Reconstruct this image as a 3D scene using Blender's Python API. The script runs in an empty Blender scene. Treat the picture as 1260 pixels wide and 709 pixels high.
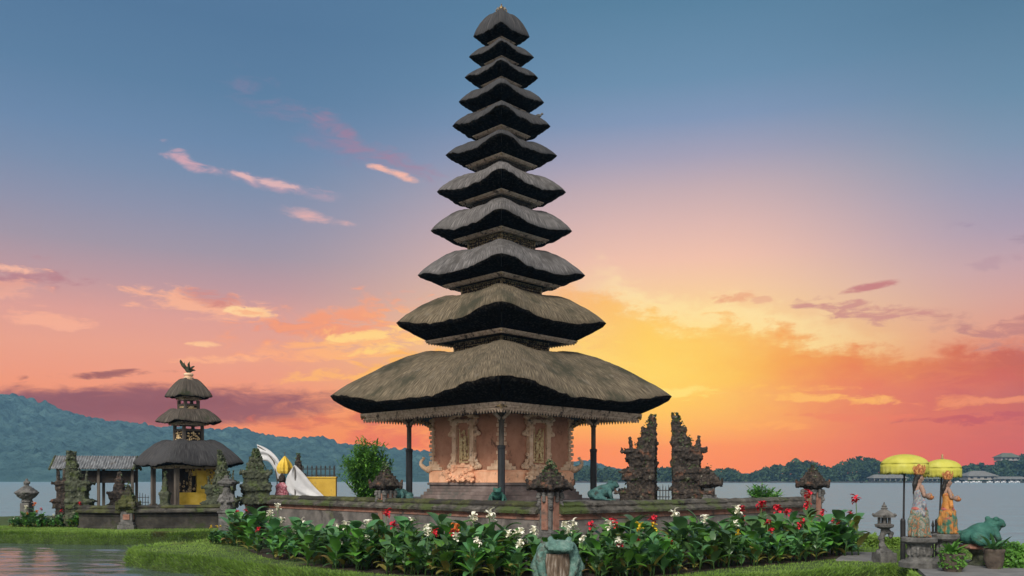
import bpy, bmesh, math, random
from mathutils import Vector, Matrix, noise
from math import radians as R, sin, cos, pi, sqrt, atan2

scene = bpy.context.scene
COL = scene.collection
rnd = random.Random(7)

# ------------------------------------------------------------------ camera
CAM_Z, F, HX, HY = 1.75, 1050.0, 630.0, 590.0        # eye height (water is z = 0), focal length and horizon in photo pixels


def lin(r, g, b):
    def c(x):
        x = x / 255.0
        return x / 12.92 if x <= 0.04045 else ((x + 0.055) / 1.055) ** 2.4
    return (c(r), c(g), c(b))


def at(px, py, Y):
    """Point of the place at depth Y that the survey of the photograph puts at px, py."""
    return Vector(((px - HX) / F * Y, Y, CAM_Z + (HY - py) / F * Y))


def gnd(px, py, z=0.3):
    Y = F * (CAM_Z - z) / (py - HY)
    return Vector(((px - HX) / F * Y, Y, z))


cam_data = bpy.data.cameras.new('camera')
cam = bpy.data.objects.new('camera', cam_data)
COL.objects.link(cam)
cam.location = (0, 0, CAM_Z)
cam.rotation_euler = (R(90), 0, 0)
cam_data.sensor_width = 36
cam_data.lens = F / 1260 * 36
cam_data.shift_y = (HY - 354.5) / 1260
cam_data.clip_start = 0.1
cam_data.clip_end = 5000
scene.camera = cam

# ------------------------------------------------------------------ view and light
scene.view_settings.view_transform = 'Standard'
scene.view_settings.look = 'None'
scene.view_settings.exposure = 0
scene.view_settings.gamma = 1
scene.view_settings.use_curve_mapping = False
scene.cycles.use_denoising = True
scene.cycles.max_bounces = 6
scene.cycles.volume_bounces = 0

SUN_EL, SUN_ROT = 38, 200                              # soft veiled light from behind the viewer, a little to the left
sun_data = bpy.data.lights.new('sun', 'SUN')
sun_data.energy = 3.8
sun_data.angle = R(20)
sun_data.color = (1.0, 0.93, 0.84)
sun = bpy.data.objects.new('sun', sun_data)
COL.objects.link(sun)
sun.rotation_euler = (R(90 - SUN_EL), 0, R(180 - SUN_ROT))
sun.location = (0, 0, 60)

# ------------------------------------------------------------------ sky
world = bpy.data.worlds.new('World')
scene.world = world
world.use_nodes = True
WT = world.node_tree
WT.nodes.clear()


class NT:
    """tiny helper for node trees"""
    def __init__(s, t):
        s.t = t

    def n(s, kind, **kw):
        nd = s.t.nodes.new(kind)
        for k, v in kw.items():
            setattr(nd, k, v)
        return nd

    def put(s, sock, v):
        if isinstance(v, bpy.types.NodeSocket):
            s.t.links.new(v, sock)
        else:
            sock.default_value = v

    def m(s, op, a, b=0.0, c=None, clamp=False):
        nd = s.n('ShaderNodeMath', operation=op, use_clamp=clamp)
        s.put(nd.inputs[0], a)
        s.put(nd.inputs[1], b)
        if c is not None:
            s.put(nd.inputs[2], c)
        return nd.outputs[0]

    def smooth(s, x, lo, hi):
        nd = s.n('ShaderNodeMapRange', interpolation_type='SMOOTHSTEP')
        s.put(nd.inputs[0], x)
        s.put(nd.inputs[1], lo)
        s.put(nd.inputs[2], hi)
        return nd.outputs[0]

    def mix(s, f, a, b):
        nd = s.n('ShaderNodeMix', data_type='RGBA')
        s.put(nd.inputs[0], f)
        s.put(nd.inputs[6], a if not isinstance(a, tuple) else (*a[:3], 1))
        s.put(nd.inputs[7], b if not isinstance(b, tuple) else (*b[:3], 1))
        return nd.outputs[2]

    def ramp(s, x, stops, interp='LINEAR'):
        nd = s.n('ShaderNodeValToRGB')
        cr = nd.color_ramp
        cr.interpolation = interp
        while len(cr.elements) < len(stops):
            cr.elements.new(0.5)
        for e, (p, c) in zip(cr.elements, stops):
            e.position = p
            e.color = (*c[:3], 1) if not isinstance(c, float) else (c, c, c, 1)
        s.put(nd.inputs[0], x)
        return nd.outputs[0]

    def noise(s, vec, scale, detail=4, rough=0.5, dist=0.0, out=0):
        nd = s.n('ShaderNodeTexNoise')
        s.put(nd.inputs['Vector'], vec)
        nd.inputs['Scale'].default_value = scale
        nd.inputs['Detail'].default_value = detail
        nd.inputs['Roughness'].default_value = rough
        nd.inputs['Distortion'].default_value = dist
        return nd.outputs[out]


HAZE = 0.00026                      # density of the air over the lake
AIRLIGHT = (0.15, 0.30, 0.56)


def build_sky():
    w = NT(WT)
    tc = w.n('ShaderNodeTexCoord')
    sep = w.n('ShaderNodeSeparateXYZ')
    w.t.links.new(tc.outputs['Generated'], sep.inputs[0])
    x, y, z = sep.outputs
    az = w.m('ARCTAN2', x, y)                                     # compass angle, 0 = north over the lake
    hor = w.m('SQRT', w.m('ADD', w.m('MULTIPLY', x, x), w.m('MULTIPLY', y, y)))
    el = w.m('ARCTAN2', z, hor)                                   # height above the horizon

    def A(px):
        return math.atan((px - HX) / F)

    def E(py, px=630):
        return math.atan((HY - py) / F / sqrt(1 + ((px - HX) / F) ** 2))

    EMAX = 0.62
    ev = w.m('DIVIDE', w.m('MAXIMUM', el, 0.0), EMAX)

    def band(stops, px):
        return w.ramp(ev, [(E(py, px) / EMAX, lin(*c)) for py, c in stops])

    left = band([(590, (244, 140, 92)), (545, (240, 138, 98)), (500, (240, 146, 112)), (460, (236, 154, 130)), (425, (232, 160, 140)), (385, (220, 158, 150)),
                 (345, (190, 152, 158)), (300, (161, 149, 165)), (250, (140, 145, 170)), (205, (122, 141, 171)), (160, (108, 136, 170)),
                 (90, (93, 127, 161)), (0, (84, 119, 154))], 150)
    mid = band([(590, (248, 136, 46)), (550, (250, 142, 50)), (515, (253, 176, 66)), (470, (254, 200, 96)), (430, (254, 214, 130)), (395, (252, 210, 150)),
                (360, (247, 202, 162)), (320, (240, 192, 172)), (280, (222, 183, 176)), (235, (196, 172, 178)), (195, (164, 160, 182)),
                (150, (130, 150, 182)), (100, (108, 142, 173)), (0, (88, 128, 158))], 800)
    right = band([(590, (206, 92, 66)), (555, (214, 98, 66)), (515, (228, 112, 78)), (478, (232, 124, 100)), (440, (226, 140, 118)), (405, (222, 156, 140)),
                  (370, (212, 162, 156)), (330, (196, 162, 170)), (285, (170, 156, 176)), (230, (146, 152, 178)), (180, (125, 148, 175)),
                  (120, (106, 140, 168)), (0, (86, 123, 152))], 1200)
    c = w.mix(w.smooth(az, A(300), A(800)), left, mid)
    c = w.mix(w.smooth(az, A(860), A(1290)), c, right)

    # ---- cloud textures in sky space
    comb = w.n('ShaderNodeCombineXYZ')
    w.t.links.new(az, comb.inputs[0])
    w.t.links.new(el, comb.inputs[1])

    def stretched(sx, sy, off=(0, 0)):
        mp = w.n('ShaderNodeMapping')
        w.t.links.new(comb.outputs[0], mp.inputs[0])
        mp.inputs['Scale'].default_value = (sx, sy, 1)
        mp.inputs['Location'].default_value = (*off, 0)
        return mp.outputs[0]

    n_soft = w.m('SUBTRACT', w.noise(stretched(1, 2.4), 9, 6, 0.6), 0.5)
    n_fine = w.m('SUBTRACT', w.noise(stretched(1, 3.2, (3, 1)), 26, 6, 0.62, 0.6), 0.5)
    n_lump = w.m('SUBTRACT', w.noise(stretched(1, 1.5, (7, 2)), 22, 7, 0.62), 0.5)

    def blend(col, mask, amount, tint):
        return w.mix(w.m('MULTIPLY', mask, amount, clamp=True), col, tint)

    def puff(col, x0, y0, x1, y1, thick, tint, amount=1.0, rag=1.0, soft=0.55):
        """an elongated ragged cloud between two places in the sky"""
        a0, e0, a1, e1 = A(x0), E(y0, x0), A(x1), E(y1, x1)
        ca, ce, ln = (a0 + a1) / 2, (e0 + e1) / 2, sqrt((a1 - a0) ** 2 + (e1 - e0) ** 2) / 2
        ang = atan2(e1 - e0, a1 - a0)
        th = thick / F
        da, de = w.m('SUBTRACT', az, ca), w.m('SUBTRACT', el, ce)
        p = w.m('ADD', w.m('MULTIPLY', da, cos(ang) / ln), w.m('MULTIPLY', de, sin(ang) / ln))
        q = w.m('ADD', w.m('MULTIPLY', da, -sin(ang) / th), w.m('MULTIPLY', de, cos(ang) / th))
        q = w.m('ADD', q, w.m('MULTIPLY', n_soft, 4.5 * rag))
        d = w.m('ADD', w.m('MULTIPLY', p, p), w.m('MULTIPLY', q, q))
        d = w.m('ADD', d, w.m('MULTIPLY', n_fine, 8.5 * rag))
        mask = w.smooth(d, 1.25 + soft * 0.3, 0.9 - soft * 2.2)
        return blend(col, mask, amount, lin(*tint))

    # ---- the great lit bank of cloud on the right
    edge_pts = [(560, 330), (690, 336), (735, 352), (790, 378), (835, 392), (900, 392), (960, 404), (1060, 428), (1120, 436), (1180, 424), (1260, 416), (1400, 400)]
    a_lo, a_hi = A(540), A(1420)
    t_az = w.m('DIVIDE', w.m('SUBTRACT', az, a_lo), a_hi - a_lo)
    edge = w.ramp(t_az, [((A(px) - a_lo) / (a_hi - a_lo), float(E(py, px) / 0.4)) for px, py in edge_pts])
    edge = w.m('MULTIPLY', edge, 0.4)
    below = w.m('SUBTRACT', edge, el)
    below = w.m('ADD', below, w.m('ADD', w.m('MULTIPLY', n_lump, 0.07), w.m('MULTIPLY', n_fine, 0.05)))
    bank = w.smooth(below, -0.006, 0.024)
    bank = w.m('MULTIPLY', bank, w.smooth(below, 0.155, 0.05))
    bank = w.m('MULTIPLY', bank, w.smooth(az, A(640), A(705)))
    tint = w.ramp(t_az, [((A(px) - a_lo) / (a_hi - a_lo), lin(*cc)) for px, cc in
                         [(700, (248, 182, 120)), (800, (253, 190, 88)), (870, (251, 166, 74)), (960, (243, 142, 74)), (1060, (230, 120, 76)), (1150, (214, 108, 82)), (1260, (192, 98, 94))]])
    rim = w.m('MULTIPLY', w.smooth(below, -0.03, -0.002), w.smooth(below, 0.012, 0.0))
    rim = w.m('MULTIPLY', rim, w.m('MULTIPLY', w.smooth(az, A(700), A(790)), w.smooth(az, A(1180), A(900))))
    c = blend(c, rim, 0.6, lin(255, 232, 176))
    bank = w.m('MULTIPLY', bank, w.m('ADD', 0.9, w.m('MULTIPLY', n_soft, 1.1)), clamp=True)
    c = w.mix(w.m('MULTIPLY', bank, 0.9), c, tint)
    # glow where the sun stands behind the bank
    dx, dy = w.m('SUBTRACT', az, A(822)), w.m('SUBTRACT', el, E(452, 822))
    g = w.m('ADD', w.m('MULTIPLY', w.m('MULTIPLY', dx, dx), 85.0), w.m('MULTIPLY', w.m('MULTIPLY', dy, dy), 280.0))
    g = w.m('POWER', 2.718, w.m('MULTIPLY', w.m('ADD', g, w.m('MULTIPLY', n_soft, 0.5)), -1.0))
    c = blend(c, g, 0.62, lin(255, 222, 112))
    # lit streaks and dark streaks low on the right
    for a in [(760, 486, 870, 483, 7, (255, 226, 130), .7), (900, 487, 1110, 492, 6, (255, 190, 110), .75), (1110, 494, 1300, 492, 6, (244, 150, 112), .7),
              (940, 478, 1060, 476, 4, (255, 196, 112), .5), (1130, 520, 1300, 516, 6, (190, 84, 84), .7), (980, 512, 1120, 514, 5, (238, 124, 84), .5),
              (860, 520, 980, 524, 5, (255, 176, 88), .5), (1150, 470, 1300, 455, 16, (206, 100, 92), .5)]:
        c = puff(c, *a)
    # small clouds over the bank on the right
    for a in [(1036, 357, 1102, 348, 5, (196, 124, 128), .9, .6), (990, 372, 1142, 386, 11, (204, 142, 138), .85), (1150, 405, 1215, 396, 10, (204, 148, 138), .7),
              (1190, 410, 1330, 398, 15, (190, 128, 128), .8), (880, 366, 925, 360, 8, (236, 168, 130), .8), (926, 370, 950, 368, 4, (232, 172, 142), .7),
              (1158, 275, 1198, 271, 5, (158, 140, 164), .6), (1245, 296, 1300, 292, 5, (150, 130, 150), .6), (1190, 330, 1260, 322, 7, (182, 148, 160), .5)]:
        c = puff(c, *a)
    # high streaks upper left
    for a in [(300, 108, 500, 212, 22, (146, 130, 162), .55, .8, 1.2), (370, 136, 545, 226, 13, (172, 126, 150), .7, .7, 1.1), (450, 202, 520, 226, 5, (244, 184, 168), .95, .6),
              (200, 184, 250, 204, 8, (216, 168, 178), .85, .9, .9), (240, 203, 412, 242, 7, (216, 168, 178), .85, .6, 1.0), (335, 254, 425, 275, 7, (236, 180, 174), .85, .7, .9), (280, 212, 380, 233, 4, (238, 190, 184), .6)]:
        c = puff(c, *a)
    # lit clouds in the lower left
    for a in [(-60, 338, 95, 342, 14, (182, 128, 138), .85, .9), (-40, 329, 60, 332, 5, (250, 190, 165), .8), (-20, 362, 60, 352, 10, (238, 172, 152), .7),
              (10, 386, 108, 394, 9, (246, 176, 150), .8), (150, 364, 336, 388, 13, (246, 178, 148), .9), (222, 362, 300, 374, 8, (206, 132, 128), .85, .7),
              (280, 382, 335, 386, 5, (255, 214, 160), .9), (300, 410, 430, 398, 13, (226, 140, 124), .8), (330, 404, 480, 392, 12, (240, 150, 120), .7), (380, 430, 540, 400, 24, (252, 184, 126), .75),
              (290, 412, 520, 386, 22, (244, 160, 124), .65), (360, 430, 540, 408, 20, (253, 194, 126), .7), (300, 440, 500, 424, 14, (250, 170, 126), .6), (640, 470, 790, 455, 40, (255, 216, 116), .45), (400, 415, 500, 405, 7, (255, 214, 138), .8), (430, 432, 520, 420, 6, (255, 212, 128), .8), (420, 462, 560, 440, 20, (252, 182, 92), .7), (440, 500, 600, 480, 26, (250, 160, 78), .7), (235, 424, 270, 425, 3, (255, 200, 150), .8),
              (220, 446, 330, 440, 5, (255, 184, 140), .6), (350, 466, 480, 460, 8, (254, 186, 110), .7), (70, 461, 210, 458, 4, (150, 92, 100), .9, .7), (20, 466, 34, 465, 3, (170, 100, 100), .7)]:
        c = puff(c, *a)
    # the mauve bank over the hills on the left
    c = puff(c, -160, 508, 425, 496, 27, (150, 92, 104), .95, .2, .25)
    c = puff(c, -160, 498, 330, 496, 17, (140, 84, 98), .8, .25, .5)
    c = puff(c, 300, 520, 520, 512, 12, (214, 112, 92), .8, .8)
    c = puff(c, 420, 540, 560, 535, 12, (228, 112, 78), .7, .8)

    # ---- the rest of the sky dome: grey-blue evening cloud overhead and a sky behind the viewer made extra bright to light the scene's front
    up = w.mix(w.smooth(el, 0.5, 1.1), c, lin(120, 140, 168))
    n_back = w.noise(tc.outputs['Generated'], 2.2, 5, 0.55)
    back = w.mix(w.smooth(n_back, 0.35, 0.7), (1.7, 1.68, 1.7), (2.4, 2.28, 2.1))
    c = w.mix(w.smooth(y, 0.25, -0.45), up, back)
    # the low sky shines through the damp air over the lake, so it is stronger than it looks from the shore
    path = w.m('MINIMUM', 985.0, w.m('DIVIDE', 99.0, w.m('MAXIMUM', w.m('TANGENT', el), 0.02)))
    tr = w.m('POWER', 2.718282, w.m('MULTIPLY', path, -HAZE))
    vm = w.n('ShaderNodeVectorMath', operation='SCALE')
    w.put(vm.inputs[0], AIRLIGHT)
    w.put(vm.inputs['Scale'], w.m('SUBTRACT', 1.0, tr))
    vs_ = w.n('ShaderNodeVectorMath', operation='SUBTRACT')
    w.put(vs_.inputs[0], c)
    w.put(vs_.inputs[1], vm.outputs[0])
    vd = w.n('ShaderNodeVectorMath', operation='SCALE')
    w.put(vd.inputs[0], vs_.outputs[0])
    w.put(vd.inputs['Scale'], w.m('DIVIDE', 1.0, tr))
    vx = w.n('ShaderNodeVectorMath', operation='MAXIMUM')
    w.put(vx.inputs[0], vd.outputs[0])
    vx.inputs[1].default_value = (0, 0, 0)
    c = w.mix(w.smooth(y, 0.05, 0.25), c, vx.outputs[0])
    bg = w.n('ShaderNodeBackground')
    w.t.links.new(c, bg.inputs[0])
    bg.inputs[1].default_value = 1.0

    sky = w.n('ShaderNodeTexSky', sky_type='NISHITA')
    sky.sun_disc = False
    sky.sun_elevation = R(SUN_EL)
    sky.sun_rotation = R(SUN_ROT)
    bg2 = w.n('ShaderNodeBackground')
    w.t.links.new(sky.outputs[0], bg2.inputs[0])
    bg2.inputs[1].default_value = 0.05
    # the blue Nishita sky shows through overhead and behind; the sunset fills the north
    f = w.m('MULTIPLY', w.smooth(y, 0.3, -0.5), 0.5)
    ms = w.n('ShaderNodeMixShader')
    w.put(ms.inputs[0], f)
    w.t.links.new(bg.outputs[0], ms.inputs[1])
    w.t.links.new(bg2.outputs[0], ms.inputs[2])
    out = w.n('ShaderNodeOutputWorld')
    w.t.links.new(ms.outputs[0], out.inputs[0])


build_sky()


# ------------------------------------------------------------------ materials
def material(name, cols, scale=6.0, detail=6, rough=0.85, bump=0.3, bump_scale=None, coord='Object', stretch=(1, 1, 1), spots=None,
             vary=0.0, spec=0.3, trans=0.0, bump_dist=0.02, dist=0.0):
    """noise between the given colours; spots = (colour, scale, lo, hi) for lichen, moss, wear"""
    mt = bpy.data.materials.new(name)
    mt.use_nodes = True
    t = NT(mt.node_tree)
    bs = mt.node_tree.nodes['Principled BSDF']
    tc = t.n('ShaderNodeTexCoord')
    mp = t.n('ShaderNodeMapping')
    t.t.links.new(tc.outputs[coord], mp.inputs[0])
    mp.inputs['Scale'].default_value = stretch
    nz = t.noise(mp.outputs[0], scale, detail, 0.6, dist)
    n = len(cols)
    c = t.ramp(nz, [(0.3 + 0.4 * i / max(1, n - 1), k) for i, k in enumerate(cols)]) if n > 1 else None
    if c is None:
        c = t.mix(0.0, cols[0], cols[0])
    for sp in (spots or []):
        sn = t.noise(tc.outputs['Object'], sp[1], 7, 0.65)
        c = t.mix(t.smooth(sn, sp[2], sp[3]), c, sp[0])
    if vary:
        oi = t.n('ShaderNodeObjectInfo')
        hs = t.n('ShaderNodeHueSaturation')
        t.put(hs.inputs['Value'], t.m('ADD', t.m('MULTIPLY', oi.outputs['Random'], vary * 2), 1 - vary))
        t.put(hs.inputs['Hue'], t.m('ADD', t.m('MULTIPLY', oi.outputs['Random'], vary * 0.08), 0.5 - vary * 0.04))
        t.t.links.new(c, hs.inputs['Color'])
        c = hs.outputs[0]
    t.t.links.new(c, bs.inputs['Base Color'])
    bs.inputs['Roughness'].default_value = rough
    bs.inputs['Specular IOR Level'].default_value = spec
    if bump:
        bn = t.noise(mp.outputs[0], bump_scale or scale * 4, 8, 0.65)
        bp = t.n('ShaderNodeBump')
        bp.inputs['Strength'].default_value = bump
        bp.inputs['Distance'].default_value = bump_dist
        t.t.links.new(bn, bp.inputs['Height'])
        t.t.links.new(bp.outputs[0], bs.inputs['Normal'])
    if trans:
        tr = t.n('ShaderNodeBsdfTranslucent')
        t.t.links.new(c, tr.inputs[0])
        ms = t.n('ShaderNodeMixShader')
        ms.inputs[0].default_value = trans
        t.t.links.new(bs.outputs[0], ms.inputs[1])
        t.t.links.new(tr.outputs[0], ms.inputs[2])
        t.t.links.new(ms.outputs[0], mt.node_tree.nodes['Material Output'].inputs[0])
    return mt


MOSS = (0.055, 0.075, 0.02)
LICH = (0.30, 0.29, 0.24)
M = {}
M['lawn'] = material('lawn_soil', [(0.025, 0.04, 0.012), (0.045, 0.075, 0.018), (0.075, 0.12, 0.03)], 3, rough=0.95, bump=0.8, bump_scale=40, bump_dist=0.05)
M['soil'] = material('bed_soil', [(0.02, 0.015, 0.01), (0.045, 0.034, 0.022)], 5, bump=0.9, bump_scale=30)
M['grass'] = material('grass_blade', [(0.10, 0.18, 0.025), (0.165, 0.28, 0.042), (0.24, 0.36, 0.075)], 1.2, detail=4, rough=0.7, bump=0, trans=0.25,
                      spots=[((0.12, 0.11, 0.045), 0.9, 0.56, 0.7)])
M['thatch'] = material('brown_thatch', [(0.028, 0.021, 0.012), (0.115, 0.09, 0.056), (0.28, 0.225, 0.148)], 5.0, detail=10, rough=0.95, bump=1.0, bump_scale=9, coord='UV',
                       stretch=(5.2, 0.55, 1), spots=[((0.045, 0.042, 0.024), 0.8, 0.48, 0.68), ((0.16, 0.135, 0.10), 2.5, 0.56, 0.74)], bump_dist=0.05)
M['thatch_dark'] = material('dark_thatch', [(0.013, 0.013, 0.014), (0.04, 0.039, 0.04), (0.09, 0.086, 0.083)], 5.0, detail=10, rough=0.95, bump=1.0, bump_scale=9, coord='UV',
                            stretch=(5.2, 0.6, 1), spots=[((0.05, 0.05, 0.051), 1.2, 0.46, 0.66)], bump_dist=0.04)
M['thatch_grey'] = material('silver_grey_thatch', [(0.03, 0.028, 0.027), (0.105, 0.097, 0.093), (0.24, 0.225, 0.215)], 5.0, detail=10, rough=0.95, bump=1.0, bump_scale=9, coord='UV', stretch=(5.2, 0.6, 1), spots=[((0.06, 0.055, 0.05), 1.1, 0.48, 0.68)], bump_dist=0.04)
M['thatch_old'] = material('old_grey_thatch', [(0.022, 0.018, 0.015), (0.07, 0.058, 0.046), (0.14, 0.118, 0.092)], 5.0, detail=10, rough=0.95, bump=1.0, bump_scale=9, coord='UV', stretch=(5.2, 0.6, 1), spots=[((0.04, 0.045, 0.025), 2, 0.52, 0.7)], bump_dist=0.04)
M['fibre'] = material('black_palm_fibre', [(0.0012, 0.0012, 0.001), (0.003, 0.0028, 0.0024), (0.03, 0.026, 0.02)], 13, rough=1.0, bump=1.0, bump_scale=30, bump_dist=0.05, spec=0.05)
M['fascia'] = material('carved_timber', [(0.26, 0.185, 0.13), (0.44, 0.33, 0.24), (0.58, 0.46, 0.35)], 12, bump=0.6, bump_scale=50, spots=[((0.06, 0.045, 0.035), 5, 0.52, 0.66)])
M['goldwood'] = material('gilded_carving', [(0.10, 0.06, 0.03), (0.30, 0.21, 0.10), (0.48, 0.37, 0.2)], 14, rough=0.6, bump=0.7, bump_scale=40, spots=[((0.03, 0.022, 0.016), 16, 0.5, 0.58)])
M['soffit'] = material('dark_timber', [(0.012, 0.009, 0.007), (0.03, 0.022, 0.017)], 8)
M['brickred'] = material('red_brown_plaster', [(0.30, 0.14, 0.082), (0.41, 0.195, 0.118), (0.46, 0.235, 0.145)], 3, rough=0.9, bump=0.25, bump_scale=40, spots=[((0.09, 0.045, 0.03), 2, 0.56, 0.7)])
M['orange'] = material('orange_sandstone', [(0.66, 0.33, 0.19), (0.78, 0.42, 0.25), (0.82, 0.50, 0.32)], 4, rough=0.9, bump=0.4, bump_scale=30, spots=[((0.30, 0.16, 0.10), 5, 0.55, 0.7)])
M['pale'] = material('pale_sandstone', [(0.48, 0.31, 0.20), (0.64, 0.43, 0.28), (0.72, 0.54, 0.38)], 5, rough=0.9, bump=0.5, bump_scale=30, spots=[((0.14, 0.10, 0.07), 6, 0.55, 0.7)])
M['gold'] = material('ochre_relief', [(0.30, 0.19, 0.085), (0.58, 0.42, 0.21), (0.72, 0.58, 0.34)], 12, rough=0.7, bump=0.5, bump_scale=40)
M['plinth'] = material('rosy_grey_stone', [(0.09, 0.066, 0.06), (0.155, 0.118, 0.106), (0.22, 0.175, 0.16)], 3, rough=0.9, bump=0.4, spots=[((0.10, 0.09, 0.08), 2, 0.5, 0.68)])
M['post'] = material('black_post_paint', [(0.01, 0.012, 0.014), (0.022, 0.025, 0.028)], 4, rough=0.5, bump=0.1)
M['postwood'] = material('weathered_post', [(0.05, 0.042, 0.034), (0.12, 0.10, 0.08)], 6, rough=0.8, stretch=(4, 4, .5))
M['wall'] = material('grey_wall_stone', [(0.065, 0.06, 0.055), (0.12, 0.108, 0.098), (0.175, 0.158, 0.142)], 2.2, rough=0.92, bump=0.6, bump_scale=18,
                     spots=[((0.05, 0.045, 0.04), 1.6, 0.52, 0.66), ((0.07, 0.085, 0.03), 1.1, 0.6, 0.74)])
M['darkstone'] = material('dark_damp_stone', [(0.012, 0.011, 0.009), (0.03, 0.027, 0.022), (0.065, 0.058, 0.048)], 3, rough=0.9, bump=0.8, bump_scale=18, spots=[((0.03, 0.04, 0.015), 2, 0.54, 0.68)])
M['coping'] = material('dark_mossy_coping', [(0.03, 0.028, 0.024), (0.07, 0.063, 0.053), (0.13, 0.118, 0.10)], 5, rough=0.96, bump=1.0, bump_scale=25, bump_dist=0.04,
                       spots=[(MOSS, 1.3, 0.46, 0.62), ((0.02, 0.018, 0.015), 3, 0.55, 0.66)])
M['mosscap'] = material('moss_covered_coping', [(0.028, 0.03, 0.013), (0.055, 0.06, 0.02), (0.085, 0.09, 0.032)], 4, rough=0.96, bump=1.0, bump_scale=30, bump_dist=0.04,
                        spots=[((0.03, 0.027, 0.022), 1.6, 0.44, 0.56), ((0.10, 0.093, 0.08), 4, 0.58, 0.68)])
M['brick'] = material('old_red_brick', [(0.14, 0.062, 0.042), (0.23, 0.115, 0.08), (0.28, 0.16, 0.12)], 6, rough=0.9, bump=0.6, spots=[((0.07, 0.055, 0.045), 3, 0.5, 0.66)])
M['carved'] = material('weathered_carved_stone', [(0.008, 0.007, 0.006), (0.028, 0.022, 0.018), (0.085, 0.068, 0.053)], 11, rough=0.95, bump=1.0, bump_scale=28, bump_dist=0.03,
                       spots=[((0.16, 0.075, 0.045), 2.3, 0.56, 0.68), (LICH, 6, 0.63, 0.72), ((0.05, 0.062, 0.022), 3.1, 0.58, 0.68)])
M['mossy'] = material('moss_grown_stone', [(0.018, 0.021, 0.013), (0.048, 0.054, 0.034), (0.10, 0.11, 0.075)], 9, rough=0.96, bump=1.0, bump_scale=28, bump_dist=0.03,
                      spots=[((0.06, 0.08, 0.026), 3, 0.5, 0.64), ((0.24, 0.25, 0.2), 7, 0.62, 0.72)])
M['stone'] = material('grey_carved_stone', [(0.04, 0.039, 0.036), (0.095, 0.092, 0.086), (0.17, 0.165, 0.155)], 6, rough=0.92, bump=0.7, bump_scale=30,
                      spots=[((0.05, 0.055, 0.035), 3, 0.55, 0.7), ((0.05, 0.047, 0.043), 5, 0.56, 0.66)])
M['paving'] = material('grey_paving', [(0.10, 0.10, 0.098), (0.17, 0.168, 0.165)], 3, rough=0.9, bump=0.3)
M['frog'] = material('verdigris_green', [(0.012, 0.05, 0.04), (0.022, 0.095, 0.072), (0.045, 0.14, 0.108)], 6, rough=0.7, bump=0.8, bump_scale=30, spots=[((0.02, 0.035, 0.028), 3, 0.52, 0.66), ((0.14, 0.18, 0.15), 11, 0.62, 0.7)])
M['frogblue'] = material('blue_green_stone', [(0.02, 0.06, 0.06), (0.045, 0.12, 0.115), (0.09, 0.18, 0.16)], 7, rough=0.85, bump=0.8, spots=[((0.03, 0.035, 0.03), 5, 0.54, 0.66)])
M['frogpale'] = material('pale_verdigris_stone', [(0.04, 0.085, 0.072), (0.085, 0.165, 0.14), (0.17, 0.24, 0.205)], 9, rough=0.9, bump=0.9, spots=[((0.07, 0.075, 0.06), 6, 0.53, 0.66)])
M['stump'] = material('stump_wood', [(0.045, 0.03, 0.02), (0.12, 0.085, 0.06), (0.3, 0.26, 0.22)], 5, rough=0.95, bump=1.0, stretch=(5, 5, 0.7), bump_scale=10, bump_dist=0.03)
M['yellow'] = material('yellow_silk', [(0.44, 0.41, 0.05), (0.53, 0.50, 0.08), (0.58, 0.56, 0.14)], 4, rough=0.65, bump=0.2, trans=0.25)
M['gildcloth'] = material('yellow_cloth', [(0.48, 0.31, 0.03), (0.62, 0.42, 0.05), (0.68, 0.5, 0.10)], 4, rough=0.75, bump=0.2, trans=0.1)
M['ochre'] = material('ochre_wall_paint', [(0.40, 0.25, 0.035), (0.52, 0.34, 0.055)], 3, rough=0.9, bump=0.2, spots=[((0.25, 0.17, 0.05), 3, 0.55, 0.72)])
M['white'] = material('white_cotton', [(0.56, 0.56, 0.57), (0.72, 0.72, 0.72)], 3, rough=0.8, bump=0.3, bump_scale=8, trans=0.3)
M['pinkcloth'] = material('patterned_pink_cloth', [(0.10, 0.04, 0.05), (0.38, 0.10, 0.13), (0.6, 0.42, 0.42)], 18, rough=0.8, bump=0.3)
M['metal'] = material('black_iron', [(0.012, 0.012, 0.013), (0.03, 0.029, 0.028)], 10, rough=0.6, bump=0.2)
M['tin'] = material('weathered_tin', [(0.05, 0.053, 0.055), (0.13, 0.135, 0.14), (0.25, 0.255, 0.26)], 5, rough=0.7, stretch=(3, 0.7, 1), spots=[((0.09, 0.08, 0.07), 3, 0.54, 0.66)])
M['leaf'] = material('canna_leaf', [(0.034, 0.082, 0.028), (0.062, 0.148, 0.046), (0.115, 0.235, 0.066)], 1.6, detail=3, rough=0.34, bump=0.25, bump_scale=14, vary=0.45, spec=0.65, trans=0.18)
M['leaflime'] = material('young_canna_leaf', [(0.05, 0.14, 0.02), (0.09, 0.24, 0.03), (0.15, 0.30, 0.045)], 2, detail=3, rough=0.45, bump=0.2, vary=0.25, spec=0.5, trans=0.25)
M['leafold'] = material('yellowing_canna_leaf', [(0.10, 0.11, 0.02), (0.2, 0.19, 0.04), (0.17, 0.10, 0.035)], 4, detail=4, rough=0.6, bump=0.3, vary=0.3, trans=0.15)
M['stem'] = material('green_stem', [(0.03, 0.075, 0.02), (0.06, 0.12, 0.03)], 5, rough=0.6, bump=0)
M['pwhite'] = material('cream_petal', [(0.64, 0.60, 0.40), (0.78, 0.76, 0.62), (0.84, 0.82, 0.72)], 8, rough=0.6, bump=0.1, trans=0.2)
M['pred'] = material('red_petal', [(0.34, 0.008, 0.02), (0.55, 0.016, 0.032), (0.62, 0.05, 0.06)], 8, rough=0.55, bump=0.1, trans=0.15)
M['pyellow'] = material('yellow_petal', [(0.62, 0.40, 0.015), (0.75, 0.55, 0.04)], 8, rough=0.55, bump=0.1, trans=0.2)
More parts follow.
